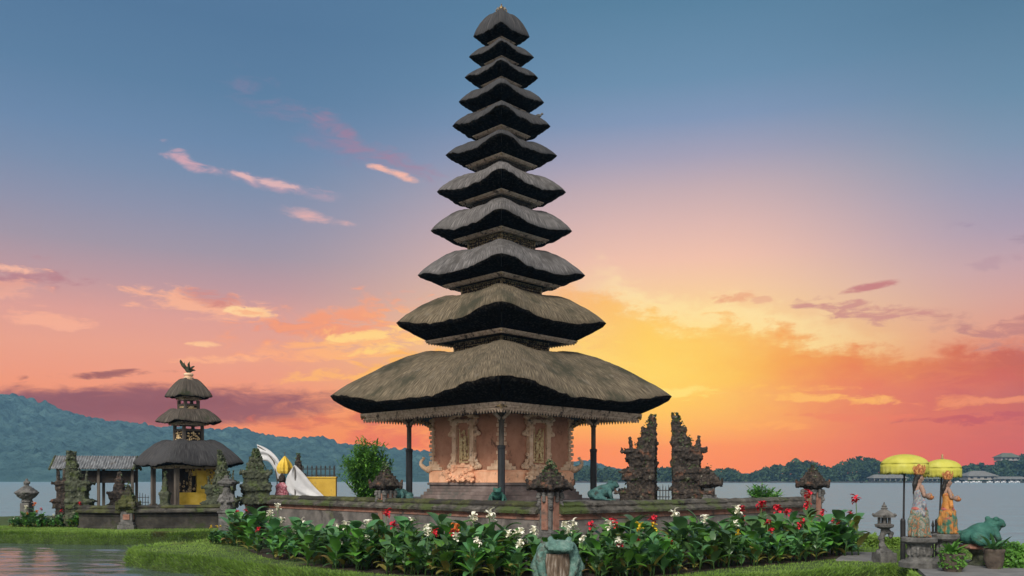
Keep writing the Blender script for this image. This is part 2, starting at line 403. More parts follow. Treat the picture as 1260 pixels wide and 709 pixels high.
M['porange'] = material('orange_petal', [(0.55, 0.12, 0.02), (0.65, 0.22, 0.05)], 8, rough=0.55, bump=0.1, trans=0.2)
M['fern'] = material('bamboo_leaf', [(0.05, 0.14, 0.02), (0.10, 0.25, 0.035), (0.18, 0.36, 0.06)], 3, detail=3, rough=0.5, bump=0, trans=0.3)
M['ivy'] = material('small_dark_leaf', [(0.022, 0.04, 0.015), (0.045, 0.075, 0.026), (0.09, 0.12, 0.05)], 9, detail=4, rough=0.6, bump=0, trans=0.15)
M['lichen'] = material('grey_green_leaf', [(0.03, 0.042, 0.022), (0.075, 0.09, 0.05), (0.16, 0.175, 0.115)], 9, detail=4, rough=0.7, bump=0, trans=0.15)
M['hill'] = material('hazed_forest_hill', [(0.026, 0.052, 0.048), (0.043, 0.082, 0.075), (0.068, 0.12, 0.105)], 0.05, detail=10, rough=1.0, bump=1.0, bump_scale=0.18, spec=0.0, bump_dist=4.0)  # bluish tint puts part of the distance haze into the forest colour
M['woods'] = material('far_leaves', [(0.018, 0.036, 0.016), (0.034, 0.06, 0.026), (0.055, 0.085, 0.035)], 0.12, detail=5, rough=0.9, bump=0, spec=0.1)
M['bark'] = material('grey_bark', [(0.05, 0.04, 0.03), (0.10, 0.085, 0.065)], 3, rough=0.95)
M['shore'] = material('dark_shore_rock', [(0.03, 0.03, 0.028), (0.07, 0.066, 0.06)], 0.6, rough=0.95)
M['tile'] = material('grey_roof_tiles', [(0.09, 0.088, 0.08), (0.16, 0.155, 0.14)], 1.5, rough=0.9)
M['greenroof'] = material('mossy_roof_tiles', [(0.06, 0.068, 0.045), (0.11, 0.115, 0.08)], 1.5, rough=0.9)
M['plaster'] = material('cream_plaster', [(0.20, 0.18, 0.155), (0.30, 0.27, 0.235)], 1, rough=0.9)
M['skin'] = material('painted_stone_skin', [(0.19, 0.11, 0.08), (0.29, 0.185, 0.135)], 9, rough=0.7, bump=0.3, spots=[((0.16, 0.10, 0.08), 9, 0.56, 0.66)])
M['sarong'] = material('multicolour_sarong', [(0.025, 0.10, 0.07), (0.26, 0.21, 0.17), (0.03, 0.11, 0.08), (0.30, 0.12, 0.06), (0.03, 0.11, 0.07)], 11, detail=2, rough=0.75, bump=0.5, dist=0.5)
M['bodice'] = material('pale_flowered_bodice', [(0.05, 0.12, 0.20), (0.30, 0.27, 0.23), (0.10, 0.16, 0.22), (0.30, 0.12, 0.09)], 22, detail=2, rough=0.75, bump=0.4)
M['orangerobe'] = material('orange_robe', [(0.26, 0.09, 0.02), (0.40, 0.165, 0.035), (0.44, 0.23, 0.07)], 7, detail=3, rough=0.7, bump=0.4, spots=[((0.26, 0.05, 0.04), 6, 0.56, 0.64)])
M['greenrobe'] = material('green_and_orange_skirt', [(0.02, 0.09, 0.055), (0.035, 0.12, 0.08), (0.34, 0.14, 0.03), (0.40, 0.19, 0.05)], 5, detail=3, rough=0.75, bump=0.5, spots=[((0.24, 0.05, 0.045), 6, 0.58, 0.64)])
M['crown'] = material('red_gold_headdress', [(0.12, 0.03, 0.02), (0.36, 0.13, 0.04), (0.5, 0.32, 0.10)], 22, detail=3, rough=0.6, bump=0.6)
M['pink'] = material('dusty_red_band', [(0.30, 0.07, 0.06), (0.42, 0.14, 0.11)], 9, rough=0.7)
M['hair'] = material('black_hair_paint', [(0.008, 0.008, 0.008), (0.02, 0.018, 0.016)], 8, rough=0.5)
M['terracotta'] = material('mossy_dark_pot', [(0.035, 0.028, 0.022), (0.075, 0.058, 0.045), (0.11, 0.09, 0.07)], 7, rough=0.9, bump=0.7, spots=[(MOSS, 3, 0.54, 0.66)])
M['batik'] = material('gold_figure_cloth', [(0.50, 0.33, 0.04), (0.58, 0.41, 0.07), (0.60, 0.42, 0.07), (0.22, 0.09, 0.03), (0.05, 0.03, 0.02)], 4.5, detail=5, rough=0.8, bump=0.2)


# ------------------------------------------------------------------ geometry helpers
class MB:
    def __init__(s):
        s.v, s.f, s.mi, s.uv = [], [], [], {}
        s.T = Matrix()

    def add(s, vs, fs, mat=0):
        o = len(s.v)
        s.v += [tuple(s.T @ Vector(p)) for p in vs]
        for f in fs:
            s.f.append(tuple(o + i for i in f))
            s.mi.append(mat)
        return o

    def box(s, x, y, z, sx, sy, sz, rz=0.0, taper=1.0, mat=0, rx=0.0, ry=0.0):
        """a box centred on x, y with its bottom at z; taper scales its top"""
        vs = []
        rot = Matrix.Rotation(rz, 4, 'Z') @ Matrix.Rotation(ry, 4, 'Y') @ Matrix.Rotation(rx, 4, 'X')
        for k, h in ((1, 0), (taper, sz)):
            for a, b in ((-1, -1), (1, -1), (1, 1), (-1, 1)):
                p = rot @ Vector((a * sx / 2 * k, b * sy / 2 * k, h))
                vs.append((p.x + x, p.y + y, p.z + z))
        s.add(vs, [(3, 2, 1, 0), (4, 5, 6, 7), (0, 1, 5, 4), (1, 2, 6, 5), (2, 3, 7, 6), (3, 0, 4, 7)], mat)

    def lathe(s, prof, n=16, x=0, y=0, z=0, mat=0, sq=None, rz=0.0):
        """profile of (radius, height) turned about z; sq = 4 makes a square section"""
        n = sq or n
        off = pi / 4 if sq == 4 else 0
        vs, fs = [], []
        for r, h in prof:
            for i in range(n):
                a = 2 * pi * i / n + off + rz
                vs.append((x + r * cos(a), y + r * sin(a), z + h))
        for j in range(len(prof) - 1):
            for i in range(n):
                k = (i + 1) % n
                fs.append((j * n + i, j * n + k, (j + 1) * n + k, (j + 1) * n + i))
        fs.append(tuple(range(n - 1, -1, -1)))
        fs.append(tuple((len(prof) - 1) * n + i for i in range(n)))
        s.add(vs, fs, mat)

    def tube(s, pts, rad, n=6, mat=0):
        pts = [Vector(p) for p in pts]
        if not isinstance(rad, (list, tuple)):
            rad = [rad] * len(pts)
        vs, fs = [], []
        up = Vector((0.13, 0.21, 1)).normalized()
        for i, p in enumerate(pts):
            d = (pts[min(i + 1, len(pts) - 1)] - pts[max(i - 1, 0)]).normalized()
            a = d.cross(up)
            if a.length < 1e-3:
                a = d.cross(Vector((1, 0, 0)))
            a.normalize()
            b = d.cross(a)
            for k in range(n):
                t = 2 * pi * k / n
                vs.append(p + (a * cos(t) + b * sin(t)) * rad[i])
        for i in range(len(pts) - 1):
            for k in range(n):
                l = (k + 1) % n
                fs.append((i * n + k, i * n + l, (i + 1) * n + l, (i + 1) * n + k))
        fs.append(tuple(range(n - 1, -1, -1)))
        fs.append(tuple((len(pts) - 1) * n + k for k in range(n)))
        s.add(vs, fs, mat)

    def ball(s, c, r, n=10, mat=0, rot=None):
        if not isinstance(r, (tuple, list)):
            r = (r, r, r)
        vs, fs = [], []
        m = n // 2 + 1
        rot = rot or Matrix()
        for j in range(m + 1):
            ph = pi * j / m
            for i in range(n):
                th = 2 * pi * i / n
                p = rot @ Vector((r[0] * sin(ph) * cos(th), r[1] * sin(ph) * sin(th), r[2] * cos(ph)))
                vs.append((c[0] + p.x, c[1] + p.y, c[2] + p.z))
        for j in range(m):
            for i in range(n):
                k = (i + 1) % n
                fs.append((j * n + i, (j + 1) * n + i, (j + 1) * n + k, j * n + k))
        s.add(vs, fs, mat)

    def limb(s, pts, rad, n=8, mat=0):
        """a tapered limb with round ends and joints"""
        s.tube(pts, rad, n, mat)
        for p, r in zip(pts, rad):
            s.ball(p, r * 1.02, n, mat)

    def data(s, name, mats, smooth=False, merge=0.0):
        me = bpy.data.meshes.new(name)
        me.from_pydata(s.v, [], s.f)
        for mt in mats:
            me.materials.append(mt)
        if len(mats) > 1:
            me.polygons.foreach_set('material_index', s.mi)
        if merge:
            bm = bmesh.new()
            bm.from_mesh(me)
            bmesh.ops.remove_doubles(bm, verts=bm.verts, dist=merge)
            bm.to_mesh(me)
            bm.free()
        if smooth:
            me.polygons.foreach_set('use_smooth', [True] * len(me.polygons))
        me.update()
        return me

    def build(s, name, mats, parent=None, smooth=False, merge=0.0, bevel=0.0):
        if not isinstance(mats, (list, tuple)):
            mats = [mats]
        o = bpy.data.objects.new(name, s.data(name, mats, smooth, merge))
        COL.objects.link(o)
        if parent is not None:
            o.parent = parent
        if bevel:
            b = o.modifiers.new('bevel', 'BEVEL')
            b.width = bevel
            b.segments = 2
            b.limit_method = 'ANGLE'
        return o


def mesh_object(name, me, parent=None):
    o = bpy.data.objects.new(name, me)
    COL.objects.link(o)
    if parent is not None:
        o.parent = parent
    return o


def sculpt(name, mb, mats, parent=None, voxel=0.02, amp=0.0, freq=8.0, amp2=0.0, freq2=25.0, smooth_iter=2, seed=0.0):
    """fuse all shapes of a builder into one continuous carved skin and roughen it"""
    tmp = bpy.data.objects.new('tmp', mb.data('tmp', [mats if not isinstance(mats, (list, tuple)) else mats[0]]))
    COL.objects.link(tmp)
    rm = tmp.modifiers.new('r', 'REMESH')
    rm.mode = 'VOXEL'
    rm.voxel_size = voxel
    if smooth_iter:
        sm = tmp.modifiers.new('s', 'SMOOTH')
        sm.factor = 0.5
        sm.iterations = smooth_iter
    dg = bpy.context.evaluated_depsgraph_get()
    me = bpy.data.meshes.new_from_object(tmp.evaluated_get(dg), depsgraph=dg)
    bpy.data.objects.remove(tmp)
    me.name = name
    if amp or amp2:
        off = Vector((seed, seed * 1.7, seed * 0.3))
        nrm = [v.normal.copy() for v in me.vertices]
        for v, n_ in zip(me.vertices, nrm):
            d = 0.0
            if amp:
                d += amp * noise.noise(v.co * freq + off)
            if amp2:
                d += amp2 * noise.turbulence(v.co * freq2 + off, 3, False) - amp2 * 0.6
            v.co += n_ * d
    me.polygons.foreach_set('use_smooth', [True] * len(me.polygons))
    me.update()
    return mesh_object(name, me, parent)


def tag(o, label, cat, group=None):
    o['label'] = label
    o['category'] = cat
    if group:
        o['group'] = group
    return o


def thing(name, label, cat, loc=(0, 0, 0), rz=0.0, group=None):
    o = bpy.data.objects.new(name, None)
    COL.objects.link(o)
    o.location = loc
    o.rotation_euler = (0, 0, rz)
    o.empty_display_size = 0.2
    return tag(o, label, cat, group)


def structure(o, kind='structure'):
    o['kind'] = kind
    return o


def copy_thing(root, loc, rz, sc=1.0, label=None, group=None):
    r = root.copy()
    COL.objects.link(r)
    r.location = loc
    r.rotation_euler = (0, 0, rz)
    r.scale = (sc, sc, sc)
    if label:
        r['label'] = label
    if group:
        r['group'] = group
    for ch in root.children:
        c = ch.copy()
        COL.objects.link(c)
        c.parent = r
        for g in ch.children:
            d = g.copy()
            COL.objects.link(d)
            d.parent = c
    return r


def ring(mb, r, z, h, proj, mat=0, w=0.05):
    """a square moulding course: half diagonal r, bottom z, height h, standing proj out"""
    a = r / sqrt(2) + proj
    mb.box(0, 0, z, 2 * a, 2 * a, h, mat=mat)


def leaf_quads(mb, pts, size, mat=0, rr=rnd, droop=0.0):
    """small leaf faces at the given points, random ways"""
    for p in pts:
        a = Vector((rr.uniform(-1, 1), rr.uniform(-1, 1), rr.uniform(-0.6, 1))).normalized()
        b = a.cross(Vector((rr.uniform(-1, 1), rr.uniform(-1, 1), rr.uniform(-1, 1)))).normalized()
        s_ = size * rr.uniform(0.6, 1.4)
        p = Vector(p)
        mb.add([p - b * s_ * 0.4, p + a * s_ * 0.6 - b * s_ * 0.05, p + b * s_ * 0.4, p - a * s_ * 0.6], [(0, 1, 2, 3)], mat)


# ------------------------------------------------------------------ water, far shore
def build_water():
    mt = bpy.data.materials.new('lake_water')
    mt.use_nodes = True
    t = NT(mt.node_tree)
    bs = mt.node_tree.nodes['Principled BSDF']
    tc = t.n('ShaderNodeTexCoord')
    sp_ = t.n('ShaderNodeSeparateXYZ')
    t.t.links.new(tc.outputs['Object'], sp_.inputs[0])
    lee = t.m('MULTIPLY', t.smooth(sp_.outputs[1], 31.0, 24.0), t.smooth(sp_.outputs[0], -2.0, -5.0))        # calm murky shallows in the lee of the islands, ruffled lake outside
    t.put(bs.inputs['Roughness'], t.m('SUBTRACT', 0.22, t.m('MULTIPLY', lee, 0.17)))
    t.t.links.new(t.mix(lee, (0.195, 0.285, 0.325), (0.06, 0.08, 0.075)), bs.inputs['Base Color'])
    t.put(bs.inputs['Specular IOR Level'], t.m('ADD', 0.24, t.m('MULTIPLY', lee, 0.26)))
    bs.inputs['IOR'].default_value = 1.33
    mp = t.n('ShaderNodeMapping')
    t.t.links.new(tc.outputs['Object'], mp.inputs[0])
    mp.inputs['Scale'].default_value = (0.55, 1.0, 1)
    n1 = t.noise(mp.outputs[0], 1.6, 5, 0.6, 0.6)
    n2 = t.noise(mp.outputs[0], 0.35, 3, 0.5, 0.3)
    h = t.m('ADD', t.m('MULTIPLY', n1, 0.6), t.m('MULTIPLY', n2, 1.2))
    bp = t.n('ShaderNodeBump')
    bp.inputs['Strength'].default_value = 1.0
    t.put(bp.inputs['Distance'], t.m('SUBTRACT', 1.1, t.m('MULTIPLY', lee, 1.04)))
    t.t.links.new(h, bp.inputs['Height'])
    t.t.links.new(bp.outputs[0], bs.inputs['Normal'])
    df = t.n('ShaderNodeBsdfDiffuse')
    df.inputs[0].default_value = (0.142, 0.208, 0.235, 1)          # murky matte blue-grey standing in for mirrored sky on the wind-ruffled open lake
    mx = t.n('ShaderNodeMixShader')
    t.put(mx.inputs[0], t.m('SUBTRACT', 0.62, t.m('MULTIPLY', lee, 0.62)))
    t.t.links.new(bs.outputs[0], mx.inputs[1])
    t.t.links.new(df.outputs[0], mx.inputs[2])
    t.t.links.new(mx.outputs[0], mt.node_tree.nodes['Material Output'].inputs[0])
    mb = MB()
    # open lake as four sheets round a finely rippled patch in the channel before the islets
    X0, X1, Y0, Y1 = -17.0, -2.0, 12.0, 27.0
    for a, b, c_, d in ((-1280, -310, 1280, Y0), (-1280, Y1, 1280, 975), (-1280, Y0, X0, Y1), (X1, Y0, 1280, Y1)):
        mb.add([(a, b, 0), (c_, b, 0), (c_, d, 0), (a, d, 0)], [(0, 1, 2, 3)])
    nx, ny = 170, 230
    vs, fs = [], []
    for j in range(ny + 1):
        for i in range(nx + 1):
            x, y = X0 + (X1 - X0) * i / nx, Y0 + (Y1 - Y0) * j / ny
            u, v = i / nx, j / ny
            fade = min(1.0, 12 * min(u, 1 - u, v, 1 - v))
            w_ = noise.noise(Vector((x * 0.55 + y * 0.15, y * 2.1, 0.0))) * 0.030 + noise.noise(Vector((x * 1.5, y * 4.6 + x * 0.4, 3.0))) * 0.013
            w_ *= 0.45 + 0.9 * max(0.0, noise.noise(Vector((x * 0.22, y * 0.3, 7.0))) + 0.35)
            vs.append((x, y, w_ * fade))
    for j in range(ny):
        for i in range(nx):
            a = j * (nx + 1) + i
            fs.append((a, a + 1, a + nx + 2, a + nx + 1))
    mb.add(vs, fs)
    structure(mb.build('lake_water', mt, smooth=True))


def interp(pts, x):
    if x <= pts[0][0]:
        return pts[0][1]
    for (a, b), (c, d) in zip(pts, pts[1:]):
        if x <= c:
            return b + (d - b) * (x - a) / (c - a)
    return pts[-1][1]


def build_hills():
    sky_l = [(-400, 470), (-150, 478), (0, 486), (22, 485), (45, 493), (80, 504), (130, 516), (180, 522), (240, 528), (280, 527), (320, 532), (360, 538), (384, 541), (398, 536),
             (420, 545), (450, 549), (500, 553), (525, 556), (580, 566), (640, 562), (690, 572), (712, 566), (728, 568), (748, 575), (780, 580), (860, 582), (960, 584), (1300, 580)]
    D, W = 900.0, 900
    for name, D, prof, x0, x1, dep, seed in (('hills', 900.0, sky_l, -420, 1300, 330.0, 0.0),):
        nx, ny = 1000, 110
        vs, fs = [], []
        for j in range(ny + 1):
            v = j / ny
            for i in range(nx + 1):
                px = x0 + (x1 - x0) * i / nx
                Y = D + dep * (v - 1) * 0.9
                top = (HY - interp(prof, px)) / F * D + CAM_Z
                X = (px - HX) / F * D * (0.75 + 0.25 * v) if False else (px - HX) / F * D
                h = top * (v ** 0.75)
                p = Vector((X * 0.02, Y * 0.02, 0.3))
                h += (noise.noise(p * 0.7) * 9 + noise.noise(p * 2.1) * 4) * v * (1 - v) * 2.2 * min(1, top / 40)
                cn = abs(noise.noise(Vector((X * 0.085, Y * 0.085, seed)))) * 6.5 + noise.noise(Vector((X * 0.2, Y * 0.2, 5))) * 2.6
                h += (cn - 2.4) * min(1, v * 4) * min(1.0, top / 25)
                vs.append((X, Y, max(-0.5, h) if j else -0.5))
        for j in range(ny):
            for i in range(nx):
                a = j * (nx + 1) + i
                fs.append((a, a + 1, a + nx + 2, a + nx + 1))
        mb = MB()
        mb.add(vs, fs)
        structure(mb.build(name, M['hill'], smooth=True))


def build_far_woods():
    """the wooded far shore on the right: one mass of crowns"""
    rr = random.Random(3)
    prof = [(640, 576), (700, 574), (722, 572), (745, 575), (765, 577), (812, 574), (860, 579), (880, 584), (884, 578), (892, 573), (905, 578), (918, 584), (930, 578), (945, 574),
            (962, 570), (985, 566), (1000, 566), (1014, 571), (1024, 575), (1034, 568), (1050, 563), (1070, 561), (1090, 565), (1110, 566), (1140, 568), (1170, 574), (1186, 573),
            (1200, 569), (1216, 571), (1226, 565), (1240, 563), (1252, 559), (1275, 556), (1400, 548)]
    mb = MB()
    for k in range(430):
        px = rr.uniform(650, 1390)
        row = rr.random()
        Y = 430 + row * 90
        top_py = interp(prof, px)
        zt = (HY - top_py) / F * 475 + CAM_Z
        zt *= (1.0 - 0.45 * (1 - row) * rr.random()) * rr.uniform(0.88, 1.03)
        zt = max(zt, 2.2)
        X = (px - HX) / F * Y
        r = min(zt * 0.5, rr.uniform(2.2, 4.6))
        cone = rr.random() < 0.12
        n = 150
        for _ in range(n):
            u = rr.random()
            th = rr.uniform(0, 2 * pi)
            rad = r * sqrt(rr.random()) * (0.55 + 0.45 * rr.random())
            zc = zt - r
            ph = rr.uniform(-0.6, 1)
            if cone:
                zz = rr.random()
                p = Vector((X + r * 0.7 * (1 - zz) * cos(th), Y + r * 0.7 * (1 - zz) * sin(th), zt * 1.08 * zz))
            else:
                rh = sqrt(max(0, 1 - ph * ph)) * r * rr.uniform(0.7, 1.08)
                p = Vector((X + rh * cos(th), Y + rh * sin(th), zc + ph * r * rr.uniform(0.8, 1.06)))
            if p.z < 0.2:
                p.z = rr.uniform(0.2, 2.0)
            leaf_quads(mb, [p], 1.25, 0, rr)
        for _ in range(26):                                            # undergrowth down to the water
            leaf_quads(mb, [(X + rr.uniform(-r, r), Y - rr.uniform(0, 3), rr.uniform(0.2, max(0.6, zt - r)))], 1.5, 0, rr)
    o = mb.build('far_woods', M['woods'])
    structure(o, 'stuff')
    # low dark bank at the foot of the woods
    mb = MB()
    vs, fs = [], []
    n = 120
    for i in range(n + 1):
        px = 640 + 780 * i / n
        for Y, z in ((424, -0.3), (427, 0.5 + 0.3 * noise.noise(Vector((i * 0.3, 0, 0)))), (560, 1.6), (575, -0.3)):
            vs.append(((px - HX) / F * 430 * (1 + (Y - 424) / 430 * 0.6), Y, z))
    for i in range(n):
        for k in range(3):
            a = i * 4 + k
            fs.append((a, a + 4, a + 5, a + 1))
    mb.add(vs, fs)
    structure(mb.build('far_shore', M['shore'], smooth=False))


def hip_house(name, label, px, py0, py1, w_px, Y, roofmat, wallmat, depth=7.0, ridge=0.5, cat='house', open_front=False):
    """far building: walls with openings under a hipped roof; py0 ridge, py1 foot"""
    b, tpt = at(px, py1, Y), at(px, py0, Y)
    w = w_px / F * Y
    h = tpt.z - b.z
    t = thing(name, label, cat, (b.x, Y, b.z))
    hw = h * 0.45
    mb = MB()
    if open_front:
        for i in range(7):
            mb.box(-w * 0.44 + w * 0.88 * i / 6, -depth * 0.4, 0, 0.3, 0.3, hw)
        mb.box(0, depth * 0.3, 0, w * 0.9, 0.3, hw)
    else:
        mb.box(0, 0, 0, w * 0.9, depth * 0.8, hw)
    mb.build('wall', wallmat, t)
    if not open_front:
        for i in range(4):
            wm = MB()
            wm.box(-w * 0.33 + w * 0.22 * i, -depth * 0.4 - 0.03, hw * 0.3, w * 0.09, 0.06, hw * 0.45)
            wm.build('window', M['soffit'], t)
    mb = MB()
    a, c = w / 2, depth / 2
    r = w * ridge / 2
    mb.add([(-a, -c, hw), (a, -c, hw), (a, c, hw), (-a, c, hw), (-r, 0, h), (r, 0, h), (-a, -c, hw - 0.2), (a, -c, hw - 0.2), (a, c, hw - 0.2), (-a, c, hw - 0.2)],
           [(0, 1, 5, 4), (1, 2, 5), (2, 3, 4, 5), (3, 0, 4), (6, 7, 1, 0), (7, 8, 2, 1), (8, 9, 3, 2), (9, 6, 0, 3), (9, 8, 7, 6)])
    mb.build('roof', roofmat, t)
    return t


def build_far_buildings():
    hip_house('lakeside_hall', 'long low grey roofed lakeside hall across the lake behind the left yellow umbrella', 1092, 584, 591.5, 44, 421, M['tile'], M['plaster'], 8, 0.75, 'hall', True)
    hip_house('house', 'house with big grey hipped roof across the lake right of the yellow umbrellas', 1203, 579.5, 590.5, 38, 420, M['tile'], M['plaster'], 10, 0.4)
    hip_house('house', 'house with mossy green roof high among the trees above the far shore', 1239, 557.5, 567, 26, 470, M['greenroof'], M['plaster'], 9, 0.45)
    hip_house('boathouse', 'flat pale roofed boathouse at the far right end of the opposite shore', 1240, 586.5, 591.5, 44, 418, M['tile'], M['plaster'], 6, 0.8, 'boathouse', True)
    hip_house('boathouse', 'low dark roofed shed on the far shore between the two umbrellas', 1150, 586, 591.5, 38, 419, M['greenroof'], M['plaster'], 6, 0.8, 'boathouse', True)
    rr = random.Random(5)
    for i in range(9):                                   # white boats moored along the quay
        px = 1178 + i * 9.5 + rr.uniform(-2, 2)
        p = at(px, 0, 414)
        mb = MB()
        L = rr.uniform(2.2, 3.2)
        vs, fs = [], []
        for j in range(7):
            u = -1 + 2 * j / 6
            wv = 0.5 * (1 - u * u * 0.9)
            vs += [(u * L / 2, -wv, 0.55 + 0.25 * u * u), (u * L / 2, 0, -0.05), (u * L / 2, wv, 0.55 + 0.25 * u * u)]
        for j in range(6):
            a = j * 3
            fs += [(a, a + 3, a + 4, a + 1), (a + 1, a + 4, a + 5, a + 2), (a, a + 2, a + 5, a + 3)]
        mb.add(vs, fs)
        mb.box(0, 0, 0.5, L * 0.4, 0.6, 0.5, taper=0.85)
        o = mb.build('moored_boat', M['white'])
        o.location = (p.x, 414, 0)
        tag(o, 'tiny white boat moored in the row along the far right shore', 'boat', 'white boats along the far shore')
    mb = MB()
    a, b = at(1062, 0, 416), at(1290, 0, 416)
    mb.box((a.x + b.x) / 2, 418, -0.3, b.x - a.x, 4, 0.95)
    for i in range(40):
        mb.box(a.x + (b.x - a.x) * (i + .5) / 40, 415.8, -0.3, 0.35, 0.3, 1.0)
    tag(mb.build('quay', M['shore']), 'long dark quay along the far shore under the low buildings', 'quay')


def build_haze():
    mt = bpy.data.materials.new('haze')
    mt.use_nodes = True
    nt = mt.node_tree
    nt.nodes.clear()
    out = nt.nodes.new('ShaderNodeOutputMaterial')
    v = nt.nodes.new('ShaderNodeVolumePrincipled')
    v.inputs['Color'].default_value = (0.28, 0.60, 1.0, 1)
    v.inputs['Density'].default_value = HAZE
    v.inputs['Anisotropy'].default_value = 0.0
    nt.links.new(v.outputs[0], out.inputs['Volume'])
    mb = MB()
    mb.box(0, 330, -1.5, 2600, 1310, 102.5)
    structure(mb.build('haze', mt), 'stuff')


build_water()
build_hills()
build_far_woods()
build_far_buildings()
build_haze()

# ------------------------------------------------------------------ islands
def prism(name, poly, z0, z1, mats, flare=0.0, seg=0.35):
    """land with a flat top and a rounded rough bank"""
    pts = []
    n = len(poly)
    for i in range(n):
        a, b = Vector(poly[i][:2]), Vector(poly[(i + 1) % n][:2])
        k = max(1, int((b - a).length / seg))
        for j in range(k):
            pts.append(a + (b - a) * j / k)
    c = Vector((sum(p.x for p in pts) / len(pts), sum(p.y for p in pts) / len(pts)))
    bm = bmesh.new()
    rows = []
    m = len(pts)
    nr = []
    for i in range(m):
        d = (pts[(i + 1) % m] - pts[i - 1]).normalized()
        nr.append(Vector((d.y, -d.x)))
    area = sum(pts[i].x * pts[(i + 1) % m].y - pts[(i + 1) % m].x * pts[i].y for i in range(m))
    if area < 0:
        nr = [-q for q in nr]
    for off, z in ((-0.16, z1), (-0.05, z1 - 0.02), (0.02, z1 - 0.08), (flare * 0.6, (z0 + z1) / 2), (flare, z0)):
        row = []
        for i, p in enumerate(pts):
            w = 0.05 * noise.noise(Vector((p.x * 1.3, p.y * 1.3, z)))
            q = p + nr[i] * (off + w)
            row.append(bm.verts.new((q.x, q.y, z + (0.02 * noise.noise(Vector((p.x * 2, p.y * 2, 9))) if z > z0 else 0))))
        rows.append(row)
    for a, b in zip(rows, rows[1:]):
        for i in range(m):
            j = (i + 1) % m
            bm.faces.new((a[i], a[j], b[j], b[i]))
    bm.faces.new(rows[0])
    bmesh.ops.recalc_face_normals(bm, faces=bm.faces)
    bmesh.ops.triangulate(bm, faces=[f for f in bm.faces if len(f.verts) > 4])
    me = bpy.data.meshes.new(name)
    bm.to_mesh(me)
    bm.free()
    for mt in mats:
        me.materials.append(mt)
    return mesh_object(name, me)


ISLAND = [gnd(*p) for p in [(160, 677), (178, 681), (203, 683.5), (244, 686), (279, 690), (317, 696), (380, 704), (450, 712), (540, 720), (680, 724), (800, 718), (880, 711),
                            (960, 705.5), (1040, 700), (1098, 697), (1122, 701), (1145, 722), (1260, 745), (1420, 745), (1420, 700), (1285, 696), (1262, 698), (1242, 685), (1200, 675.5), (1150, 670), (1110, 667.5), (1062, 665)]]
ISLAND += [Vector(p) for p in [(9.6, 22.6, .3), (10.4, 27, .3), (9, 37, .3), (-6, 38, .3), (-10.6, 31, .3)]]
ISLAND += [gnd(*p) for p in [(290, 655), (262, 665), (240, 668), (211, 669.5), (178, 672.5)]]
ISLET = [gnd(*p) for p in [(-120, 656), (-20, 654.5), (60, 655.5), (140, 656.5), (220, 656), (270, 653)]] + [Vector(p) for p in [(-8.8, 26.0, .3), (-9.2, 30, .3), (-11.5, 34, .3), (-17, 35, .3), (-24, 32, .3), (-25, 26, .3)]]
structure(prism('lawn', ISLAND, -0.4, 0.3, [M['lawn']], 0.12))
structure(prism('lawn', ISLET, -0.4, 0.3, [M['lawn']], 0.12))


def in_poly(p, poly):
    c = False
    j = len(poly) - 1
    for i in range(len(poly)):
        a, b = poly[i], poly[j]
        if (a[1] > p[1]) != (b[1] > p[1]) and p[0] < (b[0] - a[0]) * (p[1] - a[1]) / (b[1] - a[1]) + a[0]:
            c = not c
        j = i
    return c


# main precinct wall
WC = Vector((0.846, 18.9, 0))                                 # near corner
WL = WC + Vector((-1, 1, 0)) * 9.6                            # left end
WR = Vector(at(985, 0, 24.3)); WR.z = 0                       # right end
W_TOP = 1.25
TERRACE_Z = 1.10


def bed_front(px):
    """depth of the front edge of the flower bed"""
    py = interp([(275, 668), (300, 676), (330, 688), (380, 697), (440, 704), (520, 711), (680, 716), (800, 711), (900, 699.5), (1000, 691), (1050, 685)], px)
    return F * 1.45 / (py - HY)


BED = [Vector(((px - HX) / F * bed_front(px), bed_front(px), .3)) for px in range(275, 1060, 25)]
BED_BACK = [WR + Vector((0, -0.3, 0)), WC + Vector((0, -0.4, 0)), WL + Vector((-0.2, -0.4, 0)), Vector((-7.6, 24.5, 0))]
mb = MB()
bp_ = [(p.x, p.y, 0.304) for p in BED] + [(p.x, p.y, 0.304) for p in BED_BACK]
mb.add(bp_, [tuple(range(len(bp_)))])
structure(mb.build('flower_bed_soil', M['soil']))
BED_POLY = [(p[0], p[1]) for p in bp_]

# terrace behind the wall and the paved ledges
mb = MB()
back = Vector((WL.x + WR.x - WC.x, WL.y + WR.y - WC.y, 0))
ins = [WC + Vector((0, 0.3, 0)), WR + Vector((-0.25, 0.2, 0)), back, WL + Vector((0.2, 0.3, 0))]
mb.add([(p.x, p.y, TERRACE_Z) for p in ins] + [(p.x, p.y, 0.2) for p in ins], [(0, 1, 2, 3), (0, 4, 5, 1), (1, 5, 6, 2), (2, 6, 7, 3), (3, 7, 4, 0)])
structure(mb.build('terrace', M['paving']))
mb = MB()
q = [gnd(1128, 703), gnd(1148, 722), gnd(1300, 735), gnd(1300, 701), gnd(1236, 694), gnd(1150, 692)]
mb.add([(p.x, p.y, 0.36) for p in q] + [(p.x, p.y, 0.2) for p in q], [tuple(range(6))] + [(i, i + 6, (i + 1) % 6 + 6, (i + 1) % 6) for i in range(6)])
structure(mb.build('stone_ledge_pavement', M['paving']))
mb = MB()
q = [gnd(1028, 690), gnd(1090, 692), gnd(1100, 681), gnd(1042, 680)]
mb.add([(p.x, p.y, 0.318) for p in q] + [(p.x, p.y, 0.2) for p in q], [(0, 1, 2, 3)] + [(i, i + 4, (i + 1) % 4 + 4, (i + 1) % 4) for i in range(4)])
structure(mb.build('path', M['paving']))
PATH_POLY = [(p.x, p.y) for p in q]


